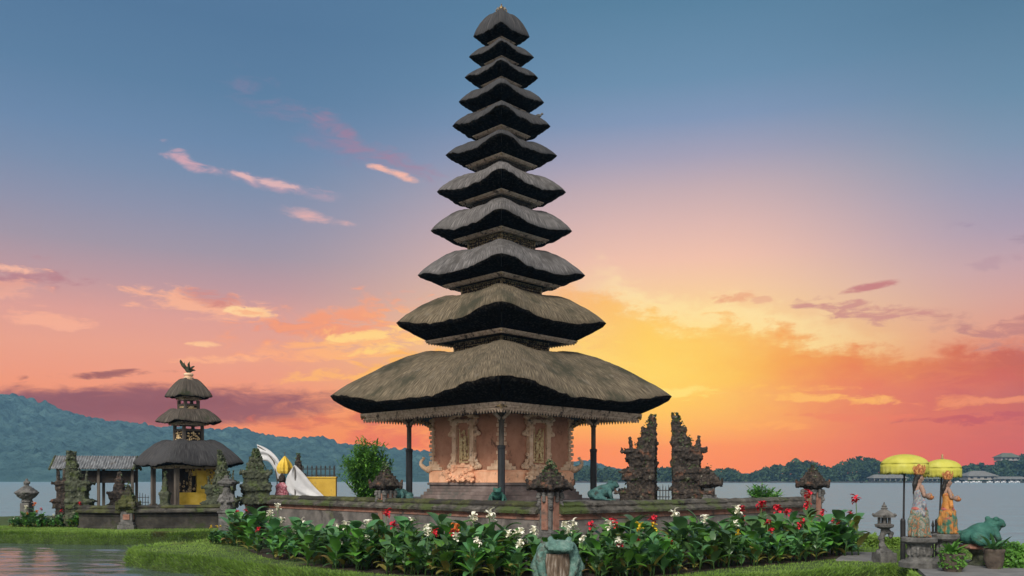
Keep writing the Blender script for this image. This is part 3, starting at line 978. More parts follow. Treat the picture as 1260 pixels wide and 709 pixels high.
def build_grass():
    """short clipped turf on the lawn and hanging over its bank"""
    rr = random.Random(11)
    vs, fs = [], []

    def blade(p, out, ln, wd):
        a = rr.uniform(0, 2 * pi)
        s_ = Vector((cos(a), sin(a), 0)) * wd
        tip = p + Vector(out) * ln + Vector((rr.uniform(-.4, .4), rr.uniform(-.4, .4), rr.uniform(-.2, .3))) * ln
        o = len(vs)
        vs.extend([tuple(p - s_), tuple(p + s_), tuple(tip)])
        fs.append((o, o + 1, o + 2))

    ledge = [(p.x, p.y) for p in [gnd(1128, 703), gnd(1148, 722), gnd(1300, 735), gnd(1300, 701), gnd(1236, 694), gnd(1150, 692)]]
    for poly, ymax in ((ISLAND, 21.5), (ISLET, 26.6)):
        pl = [(p.x, p.y) for p in poly]
        n = len(pl)
        area = sum(pl[i][0] * pl[(i + 1) % n][1] - pl[(i + 1) % n][0] * pl[i][1] for i in range(n))
        sg = 1 if area > 0 else -1
        for i in range(n):                                     # bank
            a, b = Vector((*pl[i], 0)), Vector((*pl[(i + 1) % n], 0))
            if min(a.y, b.y) > ymax + 1:
                continue
            d = (b - a).normalized()
            nr = Vector((d.y, -d.x, 0)) * sg
            for _ in range(int((b - a).length * 1300)):
                u, h = rr.random(), rr.random()
                p = a + (b - a) * u + nr * (0.0 + 0.14 * rr.random() * (1.15 - h) + 0.07 * noise.noise(Vector((a.x + u * 3, a.y, h * 3))))
                p.z = -0.02 + 0.34 * h
                blade(p, (nr.x * 0.7, nr.y * 0.7, 0.1 + 0.8 * h), rr.uniform(0.035, 0.085), 0.010)
        x0, x1 = min(p[0] for p in pl), max(p[0] for p in pl)
        y0 = min(p[1] for p in pl)
        for _ in range(190000 if poly is ISLAND else 50000):
            y = y0 + (ymax - y0) * rr.random()
            x = rr.uniform(max(x0, -0.66 * y), min(x1, 0.66 * y))
            if not in_poly((x, y), pl) or in_poly((x, y), BED_POLY) or in_poly((x, y), ledge) or in_poly((x, y), PATH_POLY):
                continue
            blade(Vector((x, y, 0.29)), (0, 0, 1), rr.uniform(0.018, 0.042), 0.007)
    me = bpy.data.meshes.new('grass')
    me.from_pydata(vs, [], fs)
    me.materials.append(M['grass'])
    structure(mesh_object('grass', me), 'stuff')


build_grass()


# ------------------------------------------------------------------ the great tower shrine
TX, TY = (617 - HX) / F * 27.6, 27.6
KP = 27.6 / F


def roof_mesh(name, mat, parent, r_in, z_in, r_out, z_c, r_f, z_f, lift=0.06, seed=0.0, ns=28, nt=18, rough=0.012, puffy=0.0):
    """one thatched roof tier: pillow shaped thatch with swept up corners and a black cut edge below"""
    flat_ = [(0, 0.80), (0.04, 0.91), (0.09, 0.985), (0.15, 1.0), (0.27, 0.975), (0.44, 0.85), (0.7, 0.52), (0.9, 0.22), (1.0, 0.0)]
    puff_ = [(0, 0.52), (0.06, 0.80), (0.14, 0.95), (0.25, 1.0), (0.42, 0.95), (0.6, 0.79), (0.78, 0.54), (0.92, 0.27), (1.0, 0.0)]
    prof = [(a[0] * (1 - puffy) + b[0] * puffy, a[1] * (1 - puffy) + b[1] * puffy) for a, b in zip(flat_, puff_)]
    mb = MB()
    uvs = []
    L = lift * r_out
    R2 = sqrt(2)
    r_out = r_out * 1.055
    for k in range(4):
        rot = Matrix.Rotation(k * pi / 2, 3, 'Z')
        grid = []
        for j in range(nt + 1):
            t = j / nt
            row = []
            for i in range(ns + 1):
                s_ = -1 + 2 * i / ns
                s_ = math.copysign(abs(s_) ** 0.85, s_)
                r = r_in + (r_out - r_in) * t
                h = r / R2
                z = z_c + (z_in - z_c) * interp(prof, t)
                q_ = min(1.0, max(0.0, (0.92 - abs(s_)) / 0.72))
                q_ = q_ * q_ * (3 - 2 * q_)
                z -= L * q_ * t ** 1.3 + 0.035 * r_out * (1 - s_ * s_) * (1 - t) ** 3
                hh = h * (1 - 0.035 * (1 - s_ * s_) * t)
                soft = 1 - 0.085 * max(0.0, (abs(s_) - 0.55) / 0.45) ** 2.2 * (1 - 0.30 * t ** 5)      # the hips are rounded over
                p = Vector((hh * soft, s_ * h * soft, z))
                nz = noise.noise(Vector((p.x * 2.3 + seed + k * 7, p.y * 2.3, z * 2))) * rough * 2.2 + noise.noise(Vector((p.x * 9 + k * 5, p.y * 9, seed))) * rough
                edge = min(1.0, (1 - abs(s_)) * 6)
                p.z += nz * (0.3 + 0.7 * edge)
                if j == nt:
                    p.z += noise.noise(Vector((s_ * r_out * 7, seed, k * 3.0))) * rough * 2.2 * edge
                row.append(rot @ p)
            grid.append(row)
        # cut edge: rolled lip, then slanting in and down to the fascia
        low = []
        for a in range(1, 9):
            q = a / 8
            row = []
            for i in range(ns + 1):
                s_ = -1 + 2 * i / ns
                s_ = math.copysign(abs(s_) ** 0.85, s_)
                top = rot.transposed() @ grid[nt][i]
                roll = 0.028 * r_out ** 0.6 * min(1.0, q * 8) * (1 - q)         # the thatch rolls over its edge
                hf = r_f / R2
                end = Vector((hf - 0.03, s_ * hf, z_f))
                p = top.lerp(end, q)
                p.z -= roll * 1.1
                p.x += 0.10 * r_out * 0.12 * sin(pi * q)
                d = noise.noise(Vector((s_ * r_out * 4 + seed, q * 3, k * 9.0))) * 0.03 * min(1, r_out / 3) * sin(pi * q)
                p.z += d
                p.x += d * min(1.0, (1 - abs(s_)) * 6)
                row.append(rot @ p)
            low.append(row)
        rows = grid + [grid[nt]] + low
        for g, (A_, B_) in enumerate(zip(rows, rows[1:])):
            if g == nt:
                continue
            o = len(mb.v)
            mb.v += [tuple(p) for p in A_] + [tuple(p) for p in B_]
            for i in range(ns):
                mb.f.append((o + i, o + i + 1, o + ns + 2 + i, o + ns + 1 + i))
                mb.mi.append(0 if g < nt + 1 else 1)
                ln = r_out * 0.7
                for ii, gg in ((i, g), (i + 1, g), (i + 1, g + 1), (i, g + 1)):
                    # u keeps true width so fibres run straight down the slope
                    s_ = -1 + 2 * ii / ns
                    uvs.append((s_ * ln + k * 13.7 + seed * 3, (gg / nt) * ln))
    me = bpy.data.meshes.new(name)
    me.from_pydata(mb.v, [], mb.f)
    me.materials.append(mat)
    me.materials.append(M['fibre'])
    me.polygons.foreach_set('material_index', mb.mi)
    uvl = me.uv_layers.new(name='UVMap')
    uvl.data.foreach_set('uv', [c for u in uvs for c in u])
    bm = bmesh.new()
    bm.from_mesh(me)
    bmesh.ops.remove_doubles(bm, verts=bm.verts, dist=0.0005)
    bmesh.ops.recalc_face_normals(bm, faces=bm.faces)
    bm.to_mesh(me)
    bm.free()
    me.polygons.foreach_set('use_smooth', [True] * len(me.polygons))
    return mesh_object(name, me, parent)


def cornice(parent, r_f, z0, h, teeth=True, mats=None):
    """carved eaves frame: three mouldings, a row of hanging teeth, a corner rosette"""
    a = r_f / sqrt(2)
    mb = MB()
    for k in range(4):
        mb.T = Matrix.Rotation(k * pi / 2, 4, 'Z')
        t = min(0.22, a * 0.3)
        # mitred bars: four-sided ring pieces
        for (dz0, dz1, p0, p1) in ((0.0, 0.30, -0.05, -0.05), (0.30, 0.62, -0.015, 0.0), (0.62, 1.0, 0.02, 0.03)):
            zz0, zz1 = z0 + h * dz0, z0 + h * dz1 - 0.004
            o0, o1, i0 = a + p0, a + p1, a - t
            mb.add([(o0, -o0, zz0), (o0, o0, zz0), (o1, o1, zz1), (o1, -o1, zz1), (i0, -i0, zz0), (i0, i0, zz0), (i0, i0, zz1), (i0, -i0, zz1)],
                   [(0, 1, 2, 3), (4, 7, 6, 5), (0, 4, 5, 1), (3, 2, 6, 7)], 0)
        if teeth:
            n = max(6, int(2 * a / 0.115))
            for i in range(n):
                yy = -a + 2 * a * (i + 0.5) / n
                w_ = 2 * a / n * 0.66
                dd = h * 0.42
                mb.add([(a - 0.05, yy - w_ / 2, z0 + 0.01), (a - 0.05, yy + w_ / 2, z0 + 0.01), (a - 0.05, yy, z0 - dd), (a - 0.09, yy - w_ / 2, z0 + 0.01), (a - 0.09, yy + w_ / 2, z0 + 0.01), (a - 0.09, yy, z0 - dd)],
                       [(0, 2, 1), (3, 4, 5), (0, 3, 5, 2), (1, 2, 5, 4), (0, 1, 4, 3)], 0)
    mb.T = Matrix()
    for k in range(4):
        an = k * pi / 2 + pi / 4
        for dz, rr_ in ((0.5, 0.42), (0.25, 0.3), (0.75, 0.3)):
            mb.ball((cos(an) * (r_f - 0.02), sin(an) * (r_f - 0.02), z0 + h * dz), (h * rr_ * 0.6, h * rr_ * 0.6, h * rr_ * 0.75), 8, 1)
        for d in (-1, 1):
            for q in range(1, 4):
                mb.ball((cos(an) * r_f + cos(an + d * 3 * pi / 4) * q * h * 0.33, sin(an) * r_f + sin(an + d * 3 * pi / 4) * q * h * 0.33, z0 + h * (0.5 - 0.05 * q)), h * (0.27 - 0.05 * q), 6, 1)
    return mb.build('eaves_cornice', mats or [M['fascia'], M['goldwood']], parent)


def carved_box(name, parent, r, z0, z1, mat, seed=0):
    """square neck storey between two roofs with a carved lattice on each face"""
    rr = random.Random(seed)
    a = r / sqrt(2)
    mb = MB()
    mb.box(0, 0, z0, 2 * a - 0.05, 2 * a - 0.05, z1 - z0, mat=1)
    for k in range(4):
        mb.T = Matrix.Rotation(k * pi / 2, 4, 'Z')
        mb.box(a - 0.03, -a + 0.03, z0, 0.06, 0.06, z1 - z0)
        for zz in (z1 - 0.05, z1 - 0.40):
            if zz > z0:
                mb.box(a - 0.018, 0, zz, 0.045, 2 * a - 0.13, 0.035)
        n = int(a * 2 / 0.09)
        for i in range(n):
            for j in range(4):
                y = -a + 0.08 + (2 * a - 0.16) * (i + rr.uniform(0.3, 0.7)) / n
                z = z1 - 0.07 - 0.085 * j - rr.uniform(0, .02)
                if z < z0 + 0.02:
                    continue
                mb.ball((a - 0.025, y, z), (0.03, rr.uniform(0.02, 0.042), rr.uniform(0.02, 0.042)), 6)
    mb.T = Matrix()
    return mb.build(name, [mat, M['soffit']], parent)


def build_meru():
    root = thing('pagoda_tower', 'tall eleven tiered thatched pagoda tower at the centre of the walled terrace', 'pagoda', (TX, TY, 0), pi / 4 + 0.012)
    w = [212, 130.3, 104, 87.8, 80.2, 69.3, 61, 53, 45.7, 40.5, 35]
    yc = [487.5, 397.7, 338.8, 284.5, 236.4, 191.4, 155.5, 126, 96, 70.7, 45.5]
    hump = [432, 364, 309, 259.6, 216, 176, 139.5, 110, 83.7, 58.5, 17]
    fb = [518, 422.5, 353.6, 297, 251, 205.5, 169, 138, 106.5, 79.5, 54]
    wf = [172, 92.6, 71, 57.4, 51, 42.8, 34.4, 29, 24, 20, 16]
    neck = [None, 1.55, 1.31, 1.10, 0.95, 0.80, 0.67, 0.56, 0.47, 0.40, 0.34]
    Z = lambda py: CAM_Z + (HY - py) * KP
    # plinth
    mb = MB()
    for r, z, h in ((2.62, TERRACE_Z, 0.16), (2.52, 1.26, 0.10), (2.42, 1.36, 0.09), (2.33, 1.45, 0.12), (2.40, 1.57, 0.08)):
        a = r / sqrt(2)
        mb.box(0, 0, z, 2 * a, 2 * a, h + 0.001)
    mb.build('plinth', M['plinth'], root, bevel=0.015)
    a = 2.27 / sqrt(2)
    mb = MB()
    mb.box(0, 0, 1.65, 2 * a + 0.10, 2 * a + 0.10, 0.34)
    mb.box(0, 0, 1.99, 2 * a + 0.02, 2 * a + 0.02, 0.05)
    mb.build('dado', M['orange'], root, bevel=0.012)
    mb = MB()
    mb.box(0, 0, 2.04, 2 * a - 0.06, 2 * a - 0.06, 1.95)
    mb.build('wall', M['brickred'], root)
    # stepped pale quoins on the corners
    for k in range(4):
        mb = MB()
        for i in range(12):
            z = 2.10 + i * 0.135
            out = 0.05 if i % 2 else 0.0
            mb.T = Matrix.Rotation(k * pi / 2, 4, 'Z')
            mb.box(a - 0.06, a - 0.06, z, 0.17 + out, 0.17 + out, 0.10)
            mb.box(a - 0.07, a - 0.07, z + 0.10, 0.11, 0.11, 0.036)
        mb.T = Matrix.Rotation(k * pi / 2, 4, 'Z')
        for i, (ww, z, h) in enumerate(((0.62, 2.041, 0.10), (0.46, 2.14, 0.09), (0.34, 2.23, 0.09))):
            mb.box(a - ww / 2 + 0.05, a - 0.03, z, ww, 0.14 - i * .02, h)
            mb.box(a - 0.03, a - ww / 2 + 0.05, z, 0.14 - i * .02, ww, h)
        mb.T = Matrix()
        mb.build('corner_quoin', M['pale'], root)
        # curled wing ornament standing out from the foot of the corner
        an = k * pi / 2 + pi / 4
        mb = MB()
        for d in (0,):
            c = Vector((cos(an) * 2.34, sin(an) * 2.34, 1.99))
            u = Vector((cos(an), sin(an), 0))
            pts = [c + u * (0.30 * sin(q * 0.34) * 0.9) + Vector((0, 0, 0.03 + q * 0.055)) for q in range(8)]
            pts += [pts[-1] + u * (0.05 * cos(q)) * 1 + Vector((0, 0, 0.05 * sin(q))) for q in (1.2, 2.2, 3.2)]
            mb.tube(pts, [0.09, 0.085, 0.08, 0.07, 0.062, 0.054, 0.047, 0.04, 0.035, 0.03, 0.02], 7)
            mb.ball(c + Vector((0, 0, 0.08)), 0.12, 8)
        mb.build('corner_scroll', M['pale'], root, smooth=True)
    # carved niche on each wall
    for k in range(4):
        rr = random.Random(40 + k)
        T = Matrix.Rotation(k * pi / 2 - pi / 2, 4, 'Z') @ Matrix.Diagonal((1.3, 1, 1, 1))
        mb = MB()
        mb.T = T                                                   # local: x along the wall, -y... wall plane at y = a
        yf = a - 0.03
        for sx in (-1, 1):
            mb.box(sx * 0.31, yf + 0.06, 2.15, 0.13, 0.14, 1.42, mat=0)
            for (zz, ww) in ((2.15, 0.20), (2.30, 0.16), (3.30, 0.19), (3.44, 0.25)):
                mb.box(sx * 0.31, yf + 0.07, zz, ww, 0.17, 0.07, mat=0)
            # flame scrolls beside the top and the foot
            for (x0, z0, s_) in ((0.40, 3.12, 1.0), (0.42, 2.12, 1.15)):
                for q in range(5):
                    mb.ball((sx * (x0 + 0.05 * sin(q * 1.5)), yf + 0.07, z0 + q * 0.085 * s_), (0.07 * s_ * (1 - q * .12), 0.07, 0.065 * s_), 7)
                mb.ball((sx * (x0 + 0.10), yf + 0.06, z0 + 0.03), (0.075 * s_, 0.06, 0.075 * s_), 8)
        mb.box(0, yf + 0.06, 3.50, 0.9, 0.16, 0.08)
        for i in range(15):                                        # scrolled pediment
            x = -0.48 + 0.96 * i / 14
            mb.ball((x, yf + 0.09, 3.62 + 0.16 * cos(x * 3.0) + rr.uniform(-.03, .03)), (rr.uniform(.05, .085), 0.08, rr.uniform(.05, .09)), 7)
        for i in range(13):
            x = -0.42 + 0.84 * i / 12
            mb.ball((x, yf + 0.09, 3.57 + rr.uniform(-.02, .03)), (0.05, 0.06, 0.06), 6)
        mb.build('niche_frame', M['pale'], root)
        # swelling carved pedestal below the niche
        mb = MB()
        mb.T = T
        mb.box(0, yf + 0.10, 1.75, 0.74, 0.20, 0.36)
        for i in range(26):
            x = rr.uniform(-0.50, 0.50)
            z = 1.72 + rr.uniform(0, 0.50) * (1 - abs(x) * 0.7)
            s_ = rr.uniform(0.05, 0.095)
            mb.ball((x, yf + 0.17 + rr.uniform(-.02, .05), z), (s_, s_ * 0.8, s_), 7)
            an = rr.uniform(0, 6)
            pts = [(x + 0.07 * cos(an + q * .8) * (1 - q * .1), yf + 0.22, z + 0.07 * sin(an + q * .8) * (1 - q * .1)) for q in range(6)]
            mb.tube(pts, [0.028, 0.026, 0.024, 0.02, 0.017, 0.012], 5)
        mb.box(0, yf + 0.12, 2.12, 0.66, 0.20, 0.08)
        mb.build('niche_pedestal', M['pale'] if k % 2 else M['orange'], root)
        # niche back and the figure relief
        mb = MB()
        mb.T = T
        mb.box(0, yf + 0.01, 2.2, 0.5, 0.06, 1.3)
        mb.build('niche_back', M['brickred'], root)
        mb = MB()
        mb.T = T
        mb.box(0, yf + 0.05, 2.26, 0.30, 0.05, 0.05)
        for i in range(70):
            x = rr.uniform(-0.135, 0.135)
            z = rr.uniform(2.32, 3.30)
            if abs(x) > 0.135 * (1 - max(0, (z - 3.1) * 2.5)):
                continue
            mb.ball((x, yf + 0.06 + rr.uniform(0, .035), z), (rr.uniform(.014, .034), 0.03, rr.uniform(.02, .055)), 6)
        for x0 in (-0.07, 0.06):                                   # two slender figures in the tracery
            mb.limb([(x0, yf + 0.09, 2.38), (x0 + 0.02, yf + 0.09, 2.62), (x0, yf + 0.095, 2.86), (x0, yf + 0.10, 2.95)], [0.028, 0.034, 0.04, 0.02], 6)
            mb.ball((x0, yf + 0.10, 3.02), (0.035, 0.03, 0.045), 7)
            mb.tube([(x0, yf + .1, 2.88), (x0 + 0.07, yf + .1, 2.78), (x0 + 0.05, yf + .11, 2.66)], [0.018, 0.016, 0.012], 5)
        for sx in (-1, 1):
            mb.box(sx * 0.155, yf + 0.05, 2.26, 0.022, 0.05, 1.06)
        mb.build('relief_panel', M['gold'], root)
    # posts: black sleeve below, slim carved timber above, bracketed capital
    for k in range(4):
        an = k * pi / 2 + pi / 4
        r = 2.98
        x, y = cos(an) * r, sin(an) * r
        mb = MB()
        mb.lathe([(0.12, TERRACE_Z), (0.12, 1.28), (0.105, 1.3), (0.105, 2.62), (0.12, 2.66), (0.12, 2.72), (0.09, 2.74)], sq=8, x=x, y=y)
        p = mb.build('post', M['post'], root)
        mb = MB()
        mb.lathe([(0.075, 2.70), (0.075, 3.42), (0.10, 3.46), (0.10, 3.52), (0.075, 3.55), (0.13, 3.64), (0.15, 3.70), (0.15, 3.76)], sq=8, x=x, y=y)
        mb.build('shaft', M['postwood'], p)
        mb = MB()
        for d in (0, 1, 2, 3):
            aa = d * pi / 2
            u = Vector((cos(aa), sin(aa), 0))
            for q in range(5):
                mb.ball(Vector((x, y, 3.52)) + u * (0.08 + 0.06 * q) + Vector((0, 0, 0.042 * q)), (0.05, 0.05, 0.055), 6)
        mb.build('bracket', M['fascia'], p)
    # corner brackets on the wall head
    for k in range(4):
        an = k * pi / 2 + pi / 4
        mb = MB()
        for q in range(6):
            mb.ball((cos(an) * (2.25 + 0.09 * q), sin(an) * (2.25 + 0.09 * q), 3.45 + 0.05 * q), (0.10, 0.10, 0.09), 7)
        mb.build('wall_bracket', M['goldwood'], root)
    # the tiers
    for i in range(11):
        r_out, r_f = w[i] * KP, wf[i] * KP
        fh = 0.04 + 0.055 * min(1, r_out / 3.4) + (0.11 if i == 0 else 0)
        zc, zf0 = Z(yc[i]), Z(fb[i] + 2) + fh * 0.35
        z_in = Z(hump[i])
        r_in = neck[i + 1] * 0.97 if i < 10 else 0.06
        mat = M['thatch'] if i < 2 else (M['thatch_grey'] if i < 5 else M['thatch_dark'])
        roof_mesh('thatched_roof', mat, root, r_in, z_in, r_out, zc, r_f + 0.02, zf0 + fh + 0.004, 0.066 if i == 0 else (0.075 if i < 3 else 0.085), seed=i * 3.1,
                  ns=48 if i == 0 else 30, nt=26 if i == 0 else 18, rough=0.022 if i == 0 else 0.018, puffy=0.0 if i == 0 else (0.4 if i < 3 else 1.0))
        cornice(root, r_f, zf0, fh)
        # dark boarded underside
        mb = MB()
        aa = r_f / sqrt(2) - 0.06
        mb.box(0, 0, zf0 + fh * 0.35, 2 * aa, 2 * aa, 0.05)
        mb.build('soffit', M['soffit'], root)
        if i > 0:
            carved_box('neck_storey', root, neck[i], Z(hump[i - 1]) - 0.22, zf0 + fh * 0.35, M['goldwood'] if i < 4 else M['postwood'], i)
    # gilded finial
    zt = Z(17)
    mb = MB()
    mb.lathe([(0.12, -0.06), (0.14, 0.02), (0.09, 0.06), (0.13, 0.11), (0.07, 0.15), (0.09, 0.19), (0.03, 0.24), (0.012, 0.32)], 12, z=zt)
    for q in range(8):
        an = q * pi / 4
        mb.tube([(cos(an) * 0.10, sin(an) * 0.10, zt + 0.04), (cos(an) * 0.17, sin(an) * 0.17, zt + 0.09), (cos(an) * 0.16, sin(an) * 0.16, zt + 0.16)], [0.035, 0.028, 0.008], 5)
    mb.build('finial', M['goldwood'], root)
    return root


build_meru()

# bird perched on a roof corner
mb = MB()
p = at(663.5, 142, 27.6)
mb.ball((0, 0, 0.09), (0.10, 0.055, 0.06), 10)
mb.ball((0.11, 0, 0.15), (0.042, 0.04, 0.042), 8)
mb.tube([(0.14, 0, 0.15), (0.185, 0, 0.145)], [0.014, 0.003], 5)
mb.tube([(-0.06, 0, 0.085), (-0.2, 0, 0.06)], [0.035, 0.02], 6)
for s_ in (-1, 1):
    mb.tube([(0.0, s_ * 0.02, 0.05), (0.01, s_ * 0.02, -0.03)], 0.008, 4)
o = sculpt('bird', mb, M['stone'], None, 0.012, smooth_iter=1)
o.location = (TX + 1.2, TY - 0.02, 13.41)
tag(o, 'small grey bird perched on the right side of an upper pagoda roof', 'bird')


# ------------------------------------------------------------------ precinct walls
def wall_run(name, label, a, b, z0, z1, cap, thick=0.42, body='wall', cat='wall', capseg=0.25):
    a, b = Vector((a.x, a.y, 0)), Vector((b.x, b.y, 0))
    d = (b - a)
    ln = d.length
    t = thing(name, label, cat, ((a.x + b.x) / 2, (a.y + b.y) / 2, z0), atan2(d.y, d.x))
    H = z1 - z0
    mb = MB()
    mb.box(0, 0, -0.1, ln, thick * 0.80, 0.1 + H * 0.58)
    mb.box(0, 0, -0.1, ln, thick * 1.05, 0.22)
    mb.build('wall_base', M[body], t)
    mb = MB()
    mb.box(0, 0, H * 0.58, ln, thick * 0.92, H * 0.055)
    mb.box(0, 0, H * 0.635, ln, thick * 0.82, H * 0.035)
    mb.box(0, 0, H * 0.67, ln, thick * 0.98, H * 0.05)
    mb.build('moulding_course', M['brick' if body == 'wall' else body], t)
    # rough overgrown coping: a wide lower slope and a narrower ridge
    n = max(6, int(ln / 0.07))
    for (zz0, zz1, w0, w1, nm, mt) in ((H * 0.72, H * 0.90, thick * 1.45, thick * 0.85, 'coping', cap[0]), (H * 0.88, H * 1.0, thick * 0.92, thick * 0.72, 'coping_ridge', cap[1])):
        sec = [(-w0 / 2, zz0), (-w0 / 2 - 0.01, zz0 + (zz1 - zz0) * 0.35), (-w1 / 2, zz1 - 0.02), (-w1 * 0.25, zz1), (w1 * 0.25, zz1), (w1 / 2, zz1 - 0.02), (w0 / 2 + 0.01, zz0 + (zz1 - zz0) * 0.35), (w0 / 2, zz0)]
        vs, fs = [], []
        m = len(sec)
        for i in range(n + 1):
            x = -ln / 2 + ln * i / n
            for j, (yy, z) in enumerate(sec):
                k = 0.02 * noise.noise(Vector((x * 3.1 + a.x, yy * 5, z * 5))) + 0.014 * noise.noise(Vector((x * 9, yy * 14 + a.y, z * 9)))
                vs.append((x, yy + k, z + (k if 0 < j < m - 1 else 0)))
        for i in range(n):
            for j in range(m):
                l = (j + 1) % m
                fs.append((i * m + j, (i + 1) * m + j, (i + 1) * m + l, i * m + l))
        fs.append(tuple(range(m)))
        fs.append(tuple(n * m + j for j in range(m - 1, -1, -1)))
        mb = MB()
        mb.add(vs, fs)
        mb.build(nm, M[mt], t, smooth=False)
    return t


def tuft(parent, c, r, h, n, size, mat, seed, name='leaves'):
    rr = random.Random(seed)
    mb = MB()
    pts = []
    for _ in range(n):
        u = rr.random()
        th = rr.uniform(0, 2 * pi)
        rad = r * (1 - u * 0.75) * sqrt(rr.random())
        pts.append((c[0] + rad * cos(th), c[1] + rad * sin(th), c[2] + u * h * rr.uniform(0.5, 1)))
    leaf_quads(mb, pts, size, 0, rr)
    return mb.build(name, M[mat], parent)


def wall_pillar(label, loc, rz, H, w, seed, plants=260, capmat='carved', top_h=0.55, spread=1.0, flanks=True):
    """brick pillar with pale carved flanks, a wide stepped stone cap with horned corners and plants growing on it"""
    rr = random.Random(seed)
    t = thing('wall_pillar', label, 'pillar', loc, rz)
    mb = MB()
    mb.box(0, 0, -0.1, w * 1.3, w * 1.3, 0.28)
    mb.box(0, 0, 0.18, w * 1.12, w * 1.12, 0.08)
    mb.box(0, 0, 0.26, w * 0.92, w * 0.92, H * 0.62 - 0.26)
    mb.build('shaft', M['stone'], t, bevel=0.01)
    mb = MB()
    for k in range(4):
        mb.T = Matrix.Rotation(k * pi / 2, 4, 'Z')
        mb.box(w * 0.46 + 0.008, 0, 0.34, 0.03, w * 0.5, H * 0.62 - 0.42)
    mb.T = Matrix()
    mb.build('brick_panel', M['brick'], t)
    if flanks:
        mb = MB()
        for k in range(4):
            an = k * pi / 2 + pi / 4
            for q in range(6):
                mb.ball((cos(an) * w * (0.66 + 0.05 * sin(q * 2)), sin(an) * w * (0.66 + 0.05 * sin(q * 2)), H * 0.62 - 0.04 - q * 0.06), (0.075 - q * .006, 0.075 - q * .006, 0.055), 8)
            for q in range(4):
                an2 = k * pi / 2
                mb.ball((cos(an2) * w * 0.56, sin(an2) * w * 0.56, H * 0.62 - 0.03 - q * 0.05), 0.05, 7)
        mb.build('carved_flank', M['stone'], t, smooth=True)
    # cap
    mb = MB()
    z = H * 0.62
    for ww, h in ((1.1, 0.05), (1.5, 0.05), (1.92, 0.06), (1.75, 0.075), (1.5, 0.085), (1.22, 0.09), (0.94, 0.09), (0.64, 0.09), (0.34, 0.10)):
        mb.box(0, 0, z, w * ww * spread, w * ww * spread, h + 0.004)
        z += h * top_h / 0.55
    for k in range(4):
        an = k * pi / 2 + pi / 4
        for q in range(4):
            rr_ = w * spread * (1.22 + 0.035 * q)
            mb.ball((cos(an) * rr_, sin(an) * rr_, H * 0.62 + 0.10 + q * 0.055), (0.075 - q * .008,) * 3, 7)
        for q in range(3):
            an2 = k * pi / 2
            mb.ball((cos(an2) * w * spread * 0.92, sin(an2) * w * spread * 0.92, H * 0.62 + 0.17 + 0.07 * q), 0.075 - q * 0.012, 7)
    sculpt('cap', mb, M[capmat], t, 0.02, 0.014, 9, 0.018, 26, 1, seed)
    if plants:
        tuft(t, (0, 0, H * 0.62 + 0.16), w * 0.95 * spread, top_h + 0.12, plants, 0.06, 'ivy', seed)
    return t


wall_run('precinct_wall', 'grey stone precinct wall with mossy coping running left from the corner pillar', WC + Vector((-0.12, 0.12, 0)), WL, 0.3, W_TOP, ('coping', 'mosscap'))
wall_run('precinct_wall', 'grey stone precinct wall with dark coping running right from the corner pillar', WC + (WR - WC).normalized() * 0.12, WR, 0.3, W_TOP, ('coping', 'coping'))
wall_pillar('corner pillar of the precinct wall with plant grown pagoda cap', (WC.x, WC.y, 0.3), pi / 4, 1.87, 0.36, 1, 560, 'carved', 0.48, 1.08)
pl = WC + Vector((-1, 1, 0)) * (0.226 * 18.9)
wall_pillar('pillar with dark carved cap midway along the left precinct wall', (pl.x, pl.y, 0.3), pi / 4, 1.85, 0.36, 2, 320, 'carved', 0.52, 0.92)
wall_pillar('pillar with dark plant topped cap at the right end of the precinct wall', (at(1000, 0, 24.4).x, 24.4, 0.3), 0.6, 1.87, 0.40, 3, 160, 'carved', 0.55, 0.85)


